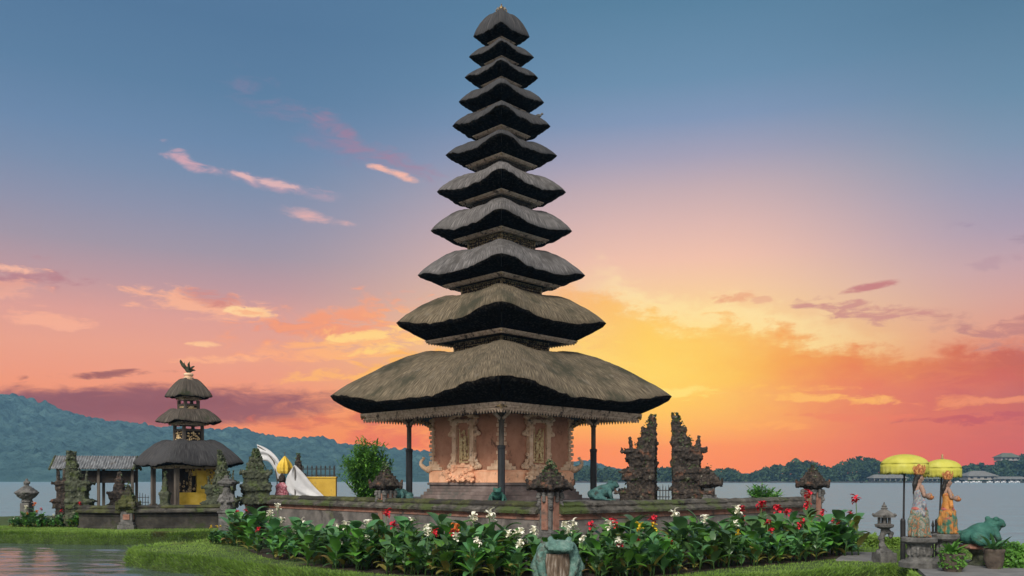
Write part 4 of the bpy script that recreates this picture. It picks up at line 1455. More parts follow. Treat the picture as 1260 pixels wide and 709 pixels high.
# ------------------------------------------------------------------ carved gates and mossy shrine stones
def carved_tower(name, label, cat, loc, rz, H, W, seed, flat=0, mat='carved', voxel=0.026, leaves=120, group=None, spires=1, leafmat='ivy'):
    """stepped stone spire thick with carving; flat = +1/-1 keeps that side a sheer face (half of a split gate)"""
    rr = random.Random(seed)
    t = thing(name, label, cat, loc, rz, group)
    mb = MB()
    steps = 8
    for i in range(steps):
        u = i / (steps - 1)
        ww = W * interp([(0, 1.0), (0.42, 0.92), (0.6, 0.82), (0.75, 0.54), (0.88, 0.36), (1, 0.22)], u) * (1.06 if i % 2 == 0 else 0.88)
        hh = H * 0.135 * (1 if i % 2 == 0 else 1.0)
        z = H * 0.118 * i
        x = 0.0
        if flat:
            x = flat * (W / 2 - ww / 2)
        mb.box(x, 0, z, ww, ww * (0.85 if flat else 1.0), hh)
        if i % 2 == 0:                                        # ledge with upturned horns
            lw = ww * 1.10
            xl = flat * (W / 2 - lw / 2) if flat else 0
            mb.box(xl, 0, z + hh * 0.62, lw, lw * 0.85, hh * 0.22)
            for sx in (-1, 1):
                for sy in (-1, 1):
                    if (flat and sx == flat) or i in (2, 6):
                        continue
                    c = Vector((xl + sx * lw * 0.5, sy * lw * 0.42, z + hh * 0.7))
                    for q in range(3):
                        s_ = W * (0.085 - 0.014 * q)
                        mb.ball(c + Vector((sx * q * W * 0.008, 0, q * W * 0.05)), s_, 7)
        for _ in range(44):                                   # scrolls and little heads
            an = rr.uniform(0, 2 * pi)
            rx = ww * 0.5
            px_ = x + rx * cos(an) * 1.02
            if flat and flat * px_ > W / 2 - 0.02:
                continue
            s_ = W * rr.uniform(0.03, 0.085)
            mb.ball((px_, ww * 0.44 * sin(an), z + rr.uniform(0, hh)), (s_, s_, s_ * rr.uniform(0.8, 1.5)), 7)
    if flat:                                                  # bosses that break the sheer inner face
        for zz, s_ in ((0.12, 0.09), (0.40, 0.085), (0.45, 0.05), (0.64, 0.075), (0.69, 0.05), (0.86, 0.05)):
            mb.box(flat * W * 0.49, 0, H * zz, W * s_ * 1.8, W * 0.34, H * 0.035)
            mb.ball((flat * W * (0.49 + s_ * 0.6), 0, H * (zz + 0.03)), W * s_ * 0.8, 7)
    x = flat * W * 0.33
    tops = [(x, 0.0, 1.0)] if spires == 1 else [(-W * 0.2, 0, 0.94), (W * 0.16, 0, 1.0)]
    for (tx, ty, th) in tops:                                 # leafy spike
        for q in range(8):
            mb.ball((tx + rr.uniform(-.03, .03), ty + rr.uniform(-.03, .03), H * (th * 0.86 + 0.018 * q)), (W * (0.12 - q * 0.011) * rr.uniform(0.8, 1.25),) * 2 + (H * 0.022,), 7)
        if spires > 1:
            for q in range(12):
                mb.ball((tx * 1.1, ty, H * (0.40 + 0.043 * q)), (W * (0.26 - q * 0.016),) * 2 + (H * 0.04,), 8)
    if flat:
        for q in range(6):                                    # outer wing curling up
            mb.ball((-flat * W * (0.22 + 0.015 * q), 0, H * (0.50 + 0.045 * q)), (W * (0.14 - 0.012 * q),) * 3, 7)
    sculpt('carving', mb, M[mat], t, voxel, 0.015 * W, 5.5 / W, 0.035 * W, 13 / W, 1, seed)
    mb = MB()
    if leaves:
        pts = []
        for _ in range(leaves):
            z = H * (1 - 0.92 * rr.random() ** 1.5)
            u = z / H
            ww = W * interp([(0, 1.0), (0.42, 0.86), (0.6, 0.78), (0.75, 0.52), (0.88, 0.36), (1, 0.16)], u) * 0.5
            an = rr.uniform(0, 2 * pi)
            xx = (flat * (W / 2 - ww) if flat else 0) + ww * cos(an)
            pts.append((xx, ww * 0.9 * sin(an), z))
        leaf_quads(mb, pts, 0.06, 0, rr)
        mb.build('creeper', M[leafmat], t)
    return t


p = at(787, 0, 26.0)
carved_tower('split_gate', 'left half of the dark carved split gate, the one nearer the pagoda', 'gate', (p.x, 26.0, TERRACE_Z), -0.25, 2.62, 1.0, 21, 1, 'carved', 0.025, 420)
p = at(845, 0, 25.2)
carved_tower('split_gate', 'right half of the dark carved split gate, joined to a low horned pillar', 'gate', (p.x + 0.06, 25.2, TERRACE_Z), -0.15, 2.62, 0.98, 22, -1, 'carved', 0.025, 420)
p = at(872, 0, 25.0)
wall_pillar('low dark stone pillar with horned cap against the right gate half', (p.x - 0.05, 24.9, TERRACE_Z - 0.05), 0.1, 0.72, 0.36, 23, 60, 'carved', 0.5, 0.95, False)
# iron bars in the gate opening
t = thing('iron_gate', 'small black iron gate of spiked bars between the split gate halves', 'gate', (at(815, 0, 26).x, 26.2, TERRACE_Z))
for k in range(6):
    mb = MB()
    mb.tube([(-0.22 + 0.09 * k, 0, 0), (-0.22 + 0.09 * k, 0, 0.36 + 0.05 * (k % 2)), (-0.22 + 0.09 * k, 0, 0.46 + 0.05 * (k % 2))], [0.013, 0.013, 0.002], 6)
    mb.build('bar', M['metal'], t)
for z in (0.1, 0.3):
    mb = MB()
    mb.box(0, 0, z, 0.56, 0.02, 0.025)
    mb.build('rail', M['metal'], t)


# ------------------------------------------------------------------ frogs
def frog(mb, s=1.0, T=None, squat=0.0):
    """a sitting toad facing +x, about one unit long"""
    mb.T = (T or Matrix()) @ Matrix.Scale(s, 4)
    rot = Matrix.Rotation(-0.42, 4, 'Y')
    mb.ball((-0.08, 0, 0.27), (0.40, 0.27, 0.22), 16, rot=rot)
    mb.ball((-0.25, 0, 0.20), (0.26, 0.27, 0.19), 14)
    mb.ball((0.08, 0, 0.30), (0.26, 0.22, 0.21), 14, rot=rot)
    mb.ball((0.30, 0, 0.50), (0.22, 0.20, 0.125), 14, rot=Matrix.Rotation(-0.10, 4, 'Y'))
    mb.ball((0.40, 0, 0.465), (0.15, 0.17, 0.075), 12)
    mb.ball((0.24, 0, 0.40), (0.2, 0.18, 0.13), 12)
    for d in (-1, 1):
        mb.ball((0.245, d * 0.135, 0.60), (0.065, 0.055, 0.06), 10)
        mb.ball((0.27, d * 0.165, 0.605), (0.035, 0.03, 0.035), 8)
        mb.ball((-0.24, d * 0.28, 0.17), (0.24, 0.12, 0.15), 12, rot=Matrix.Rotation(0.35, 4, 'Y'))
        mb.limb([(-0.30, d * 0.36, 0.10), (-0.02, d * 0.36, 0.07)], [0.08, 0.06], 8)
        mb.ball((0.06, d * 0.38, 0.035), (0.14, 0.07, 0.03), 8)
        mb.limb([(0.16, d * 0.20, 0.36), (0.19, d * 0.28, 0.19), (0.24, d * 0.25, 0.06)], [0.085, 0.07, 0.052], 8)
        for q in (-1, 0, 1):
            mb.limb([(0.24, d * 0.25, 0.035), (0.36, d * (0.26 + q * 0.06), 0.022)], [0.035, 0.02], 6)
            mb.limb([(0.06, d * 0.38, 0.03), (0.22, d * (0.39 + q * 0.05), 0.02)], [0.03, 0.018], 6)
    mb.T = Matrix()


def frog_statue(label, loc, rz, s, mat, seed):
    mb = MB()
    frog(mb, s)
    o = sculpt('frog_statue', mb, M[mat], None, 0.018 * max(0.6, s), 0.006 * s, 10, 0, 1, 2, seed)
    o.location = loc
    o.rotation_euler = (0, 0, rz)
    return tag(o, label, 'frog statue')


p = at(612, 0, 24.3)
frog_statue('green stone frog facing forward at the foot of the front pagoda post', (p.x, 24.25, TERRACE_Z + 0.02), -pi / 2, 0.62, 'frog', 1)
p = at(494, 0, 27.0)
frog_statue('dark blue green stone frog beside the left pagoda post', (p.x, 26.9, TERRACE_Z), -2.2, 0.72, 'frogblue', 2)
p = at(741, 0, 26.6)
frog_statue('blue green stone frog looking right beside the right pagoda post', (p.x, 26.4, TERRACE_Z), 0.1, 0.95, 'frogblue', 3)

# little stones and pots along the wall top
rr = random.Random(8)

# foreground: frog hugging a stump
p = gnd(686, 711)
t = thing('stump', 'weathered brown tree stump with white streaks under the foreground frog', 'stump', (p.x, p.y, 0.17))
mb = MB()
prof = []
n = 22
vs, fs = [], []
for j in range(14):
    z = -0.15 + 0.62 * j / 13 + 0.02
    for i in range(n):
        a = 2 * pi * i / n
        r = 0.245 - 0.045 * j / 13 + 0.03 * noise.noise(Vector((cos(a) * 2.2, sin(a) * 2.2, j * 0.12))) + (0.05 * max(0, 1 - j / 4))
        vs.append((r * cos(a), r * sin(a), z))
for j in range(13):
    for i in range(n):
        k = (i + 1) % n
        fs.append((j * n + i, j * n + k, (j + 1) * n + k, (j + 1) * n + i))
fs.append(tuple(13 * n + i for i in range(n)))
mb.add(vs, fs)
mb.build('trunk', M['stump'], t, smooth=True)
mb = MB()
for k in range(7):
    a = k * 2 * pi / 7 + 0.3
    mb.limb([(0.19 * cos(a), 0.19 * sin(a), 0.1), (0.27 * cos(a), 0.27 * sin(a), -0.02), (0.36 * cos(a), 0.36 * sin(a), -0.1)], [0.05, 0.06, 0.04], 7)
mb.build('root', M['stump'], t, smooth=True)
mb = MB()
T = Matrix.Translation((0, 0, 0.0))
mb.ball((0.02, 0.02, 0.60), (0.27, 0.24, 0.13), 16)
mb.ball((0.03, -0.14, 0.64), (0.26, 0.18, 0.10), 14)            # broad head to the viewer
mb.ball((0.04, -0.25, 0.60), (0.22, 0.10, 0.06), 12)
for d in (-1, 1):
    mb.ball((0.03 + d * 0.15, -0.12, 0.74), (0.055, 0.06, 0.05), 10)
    mb.limb([(d * 0.22, 0.0, 0.58), (d * 0.275, -0.08, 0.42), (d * 0.26, -0.14, 0.26), (d * 0.22, -0.19, 0.16)], [0.12, 0.10, 0.08, 0.06], 9)
    mb.limb([(d * 0.22, 0.14, 0.50), (d * 0.33, 0.06, 0.30), (d * 0.31, -0.04, 0.08), (d * 0.27, -0.14, 0.0)], [0.14, 0.13, 0.10, 0.06], 9)
    for q in (-1, 0, 1):
        mb.limb([(d * 0.21, -0.21, 0.16), (d * (0.19 + 0.05 * q), -0.25, 0.06)], [0.035, 0.02], 6)
o = sculpt('frog_statue', mb, M['frogpale'], None, 0.014, 0.012, 9, 0.008, 30, 2, 5)
o.location = (p.x, p.y, 0.17)
o.scale = (0.9, 0.9, 0.95)
tag(o, 'pale verdigris frog statue sprawled over the brown stump in the foreground', 'frog statue')


# ------------------------------------------------------------------ canna lilies
def paddle(mb, base, az, elev, ln, wd, droop, mat=0, fold=0.25):
    """one broad pointed leaf arching away from base"""
    rows = 7
    d = Vector((cos(az), sin(az), 0))
    side = Vector((-sin(az), cos(az), 0))
    vs, fs = [], []
    p = Vector(base)
    e = elev
    for i in range(rows + 1):
        u = i / rows
        w_ = wd * (sin(pi * min(1, u * 0.93 + 0.05)) ** 0.8) * (1.0 if u < 0.9 else 0.6) if 0 < i < rows else wd * (0.12 if i == 0 else 0.0)
        up = Vector((-d.x * sin(e), -d.y * sin(e), cos(e)))
        vs += [tuple(p - side * w_ + up * w_ * fold), tuple(p), tuple(p + side * w_ + up * w_ * fold)]
        p = p + (d * cos(e) + Vector((0, 0, sin(e)))) * ln / rows
        e -= droop / rows
    for i in range(rows):
        a = i * 3
        fs += [(a, a + 1, a + 4, a + 3), (a + 1, a + 2, a + 5, a + 4)]
    mb.add(vs, fs, mat)


def canna(label, kind, seed, group, H=0.72, sparse=False):
    rr = random.Random(seed)
    t = thing('canna_plant', label, 'flower', (0, 0, 0), 0, group)
    stems = 1 if sparse else rr.choice((2, 2, 3))
    sm, lm, fm = MB(), MB(), MB()
    for k in range(stems):
        bx, by = rr.uniform(-.1, .1), rr.uniform(-.1, .1)
        tx, ty = bx + rr.uniform(-.08, .08), by + rr.uniform(-.08, .08)
        h = H * rr.uniform(0.7, 1.15)
        top = h * rr.uniform(1.18, 1.42)
        if kind == 'leafy' or k > 0:
            top = h * 0.9
        sm.tube([(bx, by, -0.02), ((bx + tx) / 2, (by + ty) / 2, h * 0.5), (tx, ty, top)], [0.016, 0.013, 0.007], 6)
        nl = rr.randint(6, 8)
        a0 = rr.uniform(0, 6.28)
        for i in range(nl):
            u = i / (nl - 1)
            z = h * (0.10 + 0.70 * u)
            paddle(lm, (bx + (tx - bx) * u, by + (ty - by) * u, z), a0 + i * 2.4 + rr.uniform(-.3, .3), rr.uniform(0.55, 1.15) + 0.2 * u, rr.uniform(0.30, 0.46) * (1.05 - 0.35 * u),
                   rr.uniform(0.06, 0.105), rr.uniform(0.5, 1.5), rr.choice((0, 0, 0, 0, 0, 0, 0, 1, 1, 1, 2)) if i > 0 else rr.choice((0, 2)))
        if kind != 'leafy' and k == 0:
            for q in range(rr.randint(9, 13)):                 # loose head of petals
                an = rr.uniform(0, 6.28)
                zz = top + rr.uniform(-0.09, 0.05)
                paddle(fm, (tx, ty, zz), an, rr.uniform(0.1, 1.2), rr.uniform(0.075, 0.12), rr.uniform(0.026, 0.042), rr.uniform(0.6, 2.0), 0, 0.5)
            for q in range(4):
                fm.ball((tx + rr.uniform(-.02, .02), ty + rr.uniform(-.02, .02), top - 0.02 + 0.02 * q), (0.014, 0.014, 0.026), 6)
    sm.build('stem', M['stem'], t, smooth=True)
    lm.build('foliage', [M['leaf'], M['leaflime'], M['leafold']], t, smooth=True)
    if kind != 'leafy':
        fm.build('flower_head', M[{'white': 'pwhite', 'red': 'pred', 'yellow': 'pyellow', 'orange': 'porange'}[kind]], t, smooth=True)
    return t


PROTO = {}
used = set()


def place_canna(kind, x, y, label, group, sc=1.0, rz=None, z=0.3, rr=rnd):
    v = rr.randrange(4 if kind in ('white', 'red') else 3)
    key = (kind, v)
    if rz is None:
        rz = rr.uniform(0, 6.28)
    if key not in PROTO:
        PROTO[key] = canna(label, kind, 100 + hash_kind(kind) * 10 + v, group)
        o = PROTO[key]
        o.location, o.rotation_euler, o.scale = (x, y, z), (0, 0, rz), (sc, sc, sc)
        return o
    return copy_thing(PROTO[key], (x, y, z), rz, sc, label, group)


def hash_kind(k):
    return ['white', 'red', 'yellow', 'orange', 'leafy'].index(k)


def zone(px):
    if px < 440:
        return 'at the left end of the long flower bed'
    if px < 640:
        return 'in the flower bed left of the foreground frog'
    if px < 820:
        return 'in the flower bed right of the foreground frog'
    return 'at the right end of the long flower bed'


COLN = {'white': 'cream white canna lily', 'red': 'red canna lily', 'yellow': 'yellow canna lily', 'orange': 'orange canna lily', 'leafy': 'flowerless broad leaved canna plant'}


def bed_plant(kind, px, Y, sc=1.0):
    lab = COLN[kind] + ' ' + zone(px)
    place_canna(kind, (px - HX) / F * Y, Y, lab, lab.replace('canna lily', 'canna lilies').replace('canna plant', 'canna plants'), sc)


rr = random.Random(17)
# flowering stems where the photograph shows their heads (px, py of the head, colour)
HEADS = [(310, 634, 'red'), (316, 652, 'red'), (338, 620, 'white'), (334, 628, 'white'), (346, 637, 'white'), (357, 645, 'white'), (372, 632, 'white'), (380, 638, 'white'), (408, 632, 'white'),
         (413, 639, 'white'), (427, 642, 'white'), (447, 640, 'white'), (417, 660, 'white'), (447, 651, 'white'), (466, 628, 'white'), (478, 641, 'red'), (487, 643, 'red'), (504, 628, 'white'), (532, 636, 'white'),
         (521, 650, 'white'), (536, 663, 'red'), (555, 649, 'red'), (584, 623, 'white'), (604, 618, 'white'), (604, 632, 'white'), (620, 643, 'white'), (633, 644, 'white'), (643, 643, 'white'), (658, 641, 'white'),
         (642, 658, 'white'), (567, 656, 'white'), (586, 655, 'white'), (679, 656, 'white'), (694, 635, 'white'), (707, 631, 'white'), (695, 648, 'white'), (718, 654, 'white'), (729, 643, 'red'), (757, 637, 'red'), (754, 641, 'white'),
         (764, 654, 'white'), (760, 680, 'red'), (782, 669, 'red'), (804, 636, 'red'), (802, 639, 'yellow'), (785, 652, 'yellow'), (822, 664, 'red'), (831, 618, 'white'), (873, 618, 'white'), (862, 634, 'white'), (900, 612, 'white'),
         (900, 632, 'white'), (912, 621, 'red'), (922, 634, 'red'), (938, 615, 'red'), (942, 641, 'red'), (955, 620, 'red'), (967, 628, 'red'), (948, 651, 'red'), (910, 661, 'yellow'), (991, 618, 'red'), (991, 630, 'red'),
         (986, 648, 'red'), (1011, 638, 'red'), (984, 650, 'red'), (1024, 639, 'red'), (1031, 642, 'red'), (1049, 636, 'red'), (958, 655, 'orange'), (555, 651, 'orange'), (760, 655, 'white')]
HEADS = [h for n_, h in enumerate(HEADS) if h[2] != 'white' or n_ % 8]
for px, py, kind in HEADS:
    f = bed_front(px)
    lo, hi = f + (0.9 if abs(px - 687) < 32 else 0.2), f + (2.6 if px > 420 else 3.5)
    # plant depth so that a normal plant carries its head there; tall heads stand further back
    Y = min(hi, max(lo, lo + (652 - py) / 32 * (hi - lo)))
    zt = CAM_Z + (HY - py) / F * Y - 0.3
    bed_plant(kind, px, Y, max(0.6, min(1.5, zt / 0.88)))
for row, (dy, num, s0) in enumerate(((0.12, 34, 0.80), (0.55, 34, 0.95), (1.05, 32, 1.05), (1.6, 30, 1.08))):
    for i in range(num):
        px = 280 + (1048 - 280) * (i + rr.uniform(0.1, 0.9)) / num
        if abs(px - 687) < 36 and row < 2:
            continue
        Y = bed_front(px) + dy + rr.uniform(-.12, .2)
        bed_plant('leafy', px, Y, s0 * rr.uniform(0.66, 1.2))
# a lone tall plant at the right end, and marigolds by the left tip
place_canna('red', gnd(1050, 684).x, gnd(1050, 684).y, 'tall lone red canna lily at the far right tip of the flower bed', None, 1.05)
for px, py in ((268, 663), (263, 662), (273, 664)):
    Y = 19.2
    place_canna('yellow', (px - HX) / F * Y, Y + rr.uniform(-.3, .3), 'small yellow canna lily at the left tip of the island lawn', 'yellow canna lilies on the lawn tip', 0.42)
for i in range(7):
    px = 262 + i * 6
    Y = 19.0 + rr.uniform(-.3, .8)
    lab = 'small leafy plant growing on the left tip of the island lawn'
    place_canna('leafy', (px - HX) / F * Y, Y, lab, 'leafy plants on the lawn tip', 0.45)
# islet flowers
for px, py, kind in ((18, 634, 'white'), (30, 621, 'white'), (34, 630, 'orange'), (40, 620, 'orange'), (40, 634, 'white'), (50, 625, 'orange'), (52, 629, 'red'), (64, 632, 'white'), (74, 629, 'red'), (99, 623, 'red'), (50, 638, 'white'),
                     (88, 639, 'yellow'), (223, 632, 'red'), (232, 648, 'white')):
    Y = 25.9 if px < 120 else 25.75
    zt = CAM_Z + (HY - py) / F * Y - 0.3
    where = 'in the far left islet flower patch' if px < 120 else 'against the mossy islet wall'
    place_canna(kind, (px - HX) / F * Y, Y, COLN[kind] + ' ' + where, COLN[kind].replace('lily', 'lilies') + ' of the islet', max(0.35, zt / 0.92), rr=rr)
for i in range(26):
    px = 12 + 88 * (i + rr.random()) / 26
    Y = 25.7 + rr.uniform(-.1, .4)
    place_canna('leafy', (px - HX) / F * Y, Y, 'low leafy plant in the flower patch on the far left islet', 'leafy plants of the islet flower patch', rr.uniform(.32, .55), rr=rr)
for i in range(5):
    px = 296 + i * 5
    Y = 23.5
    lab = 'red canna lily beside the left end of the precinct wall' if i % 2 == 0 else 'cream white canna lily beside the left end of the precinct wall'
    place_canna('red' if i % 2 == 0 else 'white', (px - 12 - HX) / F * Y, Y, lab, lab.replace('lily', 'lilies'), 0.7, rr=rr)


# ------------------------------------------------------------------ bamboo-like bush and the low shrub on the terrace
def spray_bush(name, label, loc, H, Rr, n, seed, mat='fern', leaf=0.13):
    rr = random.Random(seed)
    t = thing(name, label, 'bush', loc)
    sm, lm = MB(), MB()
    for k in range(n):
        a = rr.uniform(0, 2 * pi)
        lean = rr.random() ** 0.7 * Rr
        h = H * (1 - 0.35 * (lean / Rr) ** 2) * rr.uniform(0.72, 1.03)
        pts = []
        for q in range(7):
            u = q / 6
            pts.append(Vector((cos(a) * (0.12 * Rr + lean * u ** 1.4), sin(a) * (0.12 * Rr + lean * u ** 1.4), h * u)))
        sm.tube(pts, [0.012, 0.011, 0.01, 0.008, 0.007, 0.005, 0.003], 5)
        for q in range(46):
            u = 0.10 + 0.90 * (q + rr.random()) / 46
            i = min(5, int(u * 6))
            p = pts[i].lerp(pts[i + 1], u * 6 - i)
            paddle(lm, p, rr.uniform(0, 6.28), rr.uniform(0.2, 1.1), leaf * rr.uniform(0.7, 1.3), leaf * 0.11, rr.uniform(0.3, 1.4), 0, 0.2)
    sm.build('stem', M['stem'], t)
    lm.build('foliage', M[mat], t)
    return t


p = at(452, 0, 26.5)
spray_bush('feathery_bush', 'tall feathery bright green bush left of the pagoda behind the wall', (p.x, 26.5, TERRACE_Z - 0.3), 2.2, 0.80, 165, 31, 'fern', 0.22)
p = at(938, 0, 25.2)
spray_bush('low_shrub', 'low yellow green shrub just above the right precinct wall', (p.x, 25.2, TERRACE_Z - 0.25), 0.72, 0.55, 40, 32, 'leaflime', 0.17)


# ------------------------------------------------------------------ banners, yellow umbrella closed, fence on ochre wall
def cloth(name, label, cat, pts_a, pts_b, mat, pole=None, wav=0.05, seed=0):
    """a hanging cloth between two curves, with folds and a little thickness"""
    n, m = 16, 12
    vs, fs = [], []

    def ev(pts, u):
        x = u * (len(pts) - 1)
        i = min(int(x), len(pts) - 2)
        f = x - i
        p0, p1, p2, p3 = [Vector(pts[max(0, min(len(pts) - 1, i + k))]) for k in (-1, 0, 1, 2)]
        return 0.5 * (2 * p1 + (p2 - p0) * f + (2 * p0 - 5 * p1 + 4 * p2 - p3) * f * f + (3 * p1 - p0 - 3 * p2 + p3) * f ** 3)
    for i in range(n + 1):
        u = i / n
        a, b = ev(pts_a, u), ev(pts_b, u)
        for j in range(m + 1):
            v = j / m
            p = a.lerp(b, v)
            p.y += wav * sin(v * 11 + u * 4 + seed) * sin(pi * v)
            vs.append(tuple(p))
    for i in range(n):
        for j in range(m):
            k = i * (m + 1) + j
            fs.append((k, k + 1, k + m + 2, k + m + 1))
    t = thing(name, label, cat, (0, 0, 0))
    mb = MB()
    mb.add(vs, fs)
    o = mb.build('cloth', M[mat], t, smooth=True)
    s_ = o.modifiers.new('thickness', 'SOLIDIFY')
    s_.thickness = 0.012
    if pole:
        mb = MB()
        mb.tube(pole, 0.018, 6)
        mb.build('pole', M['postwood'], t)
    base = Vector(pole[0]) if pole else Vector(pts_a[-1])
    t.location = base
    for c in t.children:
        c.location = -base
    return t


Y0 = 28.6
cloth('white_banner', 'white banner cloth curving down from a bent pole above the yellow umbrella', 'banner', [at(316, 547, Y0), at(328, 552, Y0), at(340, 562, Y0), at(350, 579, Y0)],
      [at(319, 567, Y0), at(330, 568, Y0), at(338, 579, Y0), at(344, 596, Y0)], 'white', [at(341, 612, Y0), at(341, 590, Y0), at(337, 568, Y0), at(327, 555, Y0), at(317, 549, Y0)])
Y0 = 27.9
cloth('white_drape', 'large white cloth draped like a tent beside the ochre wall', 'cloth', [at(363, 572, Y0), at(373, 582, Y0), at(385, 597, Y0), at(400, 612, Y0)],
      [at(361, 574, Y0), at(352, 590, Y0), at(355, 606, Y0), at(370, 613, Y0)], 'white', [at(363, 612, Y0), at(363, 572, Y0)], 0.06, 2)
# lower hem of the drape
# closed yellow umbrella over a draped figure-like shrine bundle
Y0 = 28.2
b = at(349, 612, Y0)
t = thing('closed_umbrella', 'folded bright yellow ceremonial umbrella between two white cloths', 'umbrella', (b.x, Y0, b.z))
mb = MB()
prof = []
vs, fs = [], []
n = 20
zz = [(0.78, 0.17), (0.86, 0.22), (0.98, 0.23), (1.12, 0.18), (1.26, 0.09), (1.36, 0.02)]
for z, r in zz:
    for i in range(n):
        a = 2 * pi * i / n
        k = r * (1 + 0.18 * sin(a * 6)) * (1 if i % 2 else 0.86)
        vs.append((k * cos(a) + 0.04, k * sin(a), z))
for j in range(len(zz) - 1):
    for i in range(n):
        k = (i + 1) % n
        fs.append((j * n + i, j * n + k, (j + 1) * n + k, (j + 1) * n + i))
fs.append(tuple(range(n)))
fs.append(tuple((len(zz) - 1) * n + i for i in range(n)))
mb.add(vs, fs)
mb.build('canopy', M['gildcloth'], t)
mb = MB()
mb.tube([(0.04, 0, 0), (0.04, 0, 1.5)], [0.016, 0.01], 6)
mb.build('pole', M['postwood'], t)
t = thing('guardian_statue', 'small squat guardian statue wrapped in pink patterned cloth under the folded umbrella', 'statue', (at(347, 0, 28).x, 28.0, TERRACE_Z))
mb = MB()
mb.lathe([(0.22, -0.1), (0.24, 0.1), (0.2, 0.28), (0.21, 0.42), (0.13, 0.52)], 14)
mb.lathe([(0.2, 0.42), (0.15, 0.5), (0.1, 0.55)], 12)
sculpt('wrap', mb, M['pinkcloth'], t, 0.02, 0.03, 7, 0, 1, 1, 2)
mb = MB()
mb.ball((0, -0.01, 0.62), (0.11, 0.11, 0.12), 12)
mb.ball((0, -0.12, 0.60), (0.03, 0.04, 0.025), 8)
for d in (-1, 1):
    mb.ball((d * 0.045, -0.105, 0.645), 0.025, 8)
    mb.ball((d * 0.12, 0, 0.63), (0.03, 0.03, 0.05), 8)
mb.lathe([(0.11, 0.68), (0.12, 0.72), (0.06, 0.80), (0.02, 0.86)], 10)
sculpt('head', mb, M['carved'], t, 0.014, 0.01, 15, 0, 1, 1, 2)
# ochre wall with iron railing
Y0 = 28.4
a, b = at(384, 611, Y0), at(412, 611, Y0)
w_ = (b.x - a.x)
zt = at(0, 588.5, Y0).z
t = thing('ochre_wall', 'ochre painted wall topped by a black iron railing left of the green bush', 'wall', ((a.x + b.x) / 2, Y0, TERRACE_Z))
mb = MB()
mb.box(-0.15, 0, -0.3, w_ + 0.4, 0.2, zt - TERRACE_Z + 0.3)
mb.box(-0.15, 0, zt - TERRACE_Z, w_ + 0.44, 0.24, 0.05)
mb.build('panel', M['ochre'], t)
for k in range(8):
    mb = MB()
    x = -0.68 + 1.04 * k / 7
    th = 0.05 if k in (3, 7) else 0.026
    mb.box(x, 0, zt - TERRACE_Z + 0.05, th, th, 0.30)
    mb.lathe([(0.022, 0), (0.03, 0.03), (0.0, 0.10)], 6, x=x, z=zt - TERRACE_Z + 0.34)
    mb.build('railing_bar', M['metal'], t)
for z in (0.08, 0.29):
    mb = MB()
    mb.box(-0.16, 0.022, zt - TERRACE_Z + z, 1.12, 0.02, 0.03)
    mb.build('railing_rail', M['metal'], t)
p = at(367, 0, 29.4)
carved_tower('stone_spire', 'slender dark carved stone spire behind the white draped cloth', 'spire', (p.x, 29.4, TERRACE_Z - 0.2), 0.3, 1.75, 0.5, 51, 0, 'carved', 0.026, 120)
p = at(316, 0, 27.5)
carved_tower('mossy_shrine_stone', 'mossy pyramid shaped shrine stone at the left end of the precinct wall', 'shrine stone', (p.x, 27.4, 0.95), 0.4, 1.78, 0.88, 52, 0, 'mossy', 0.026, 620)


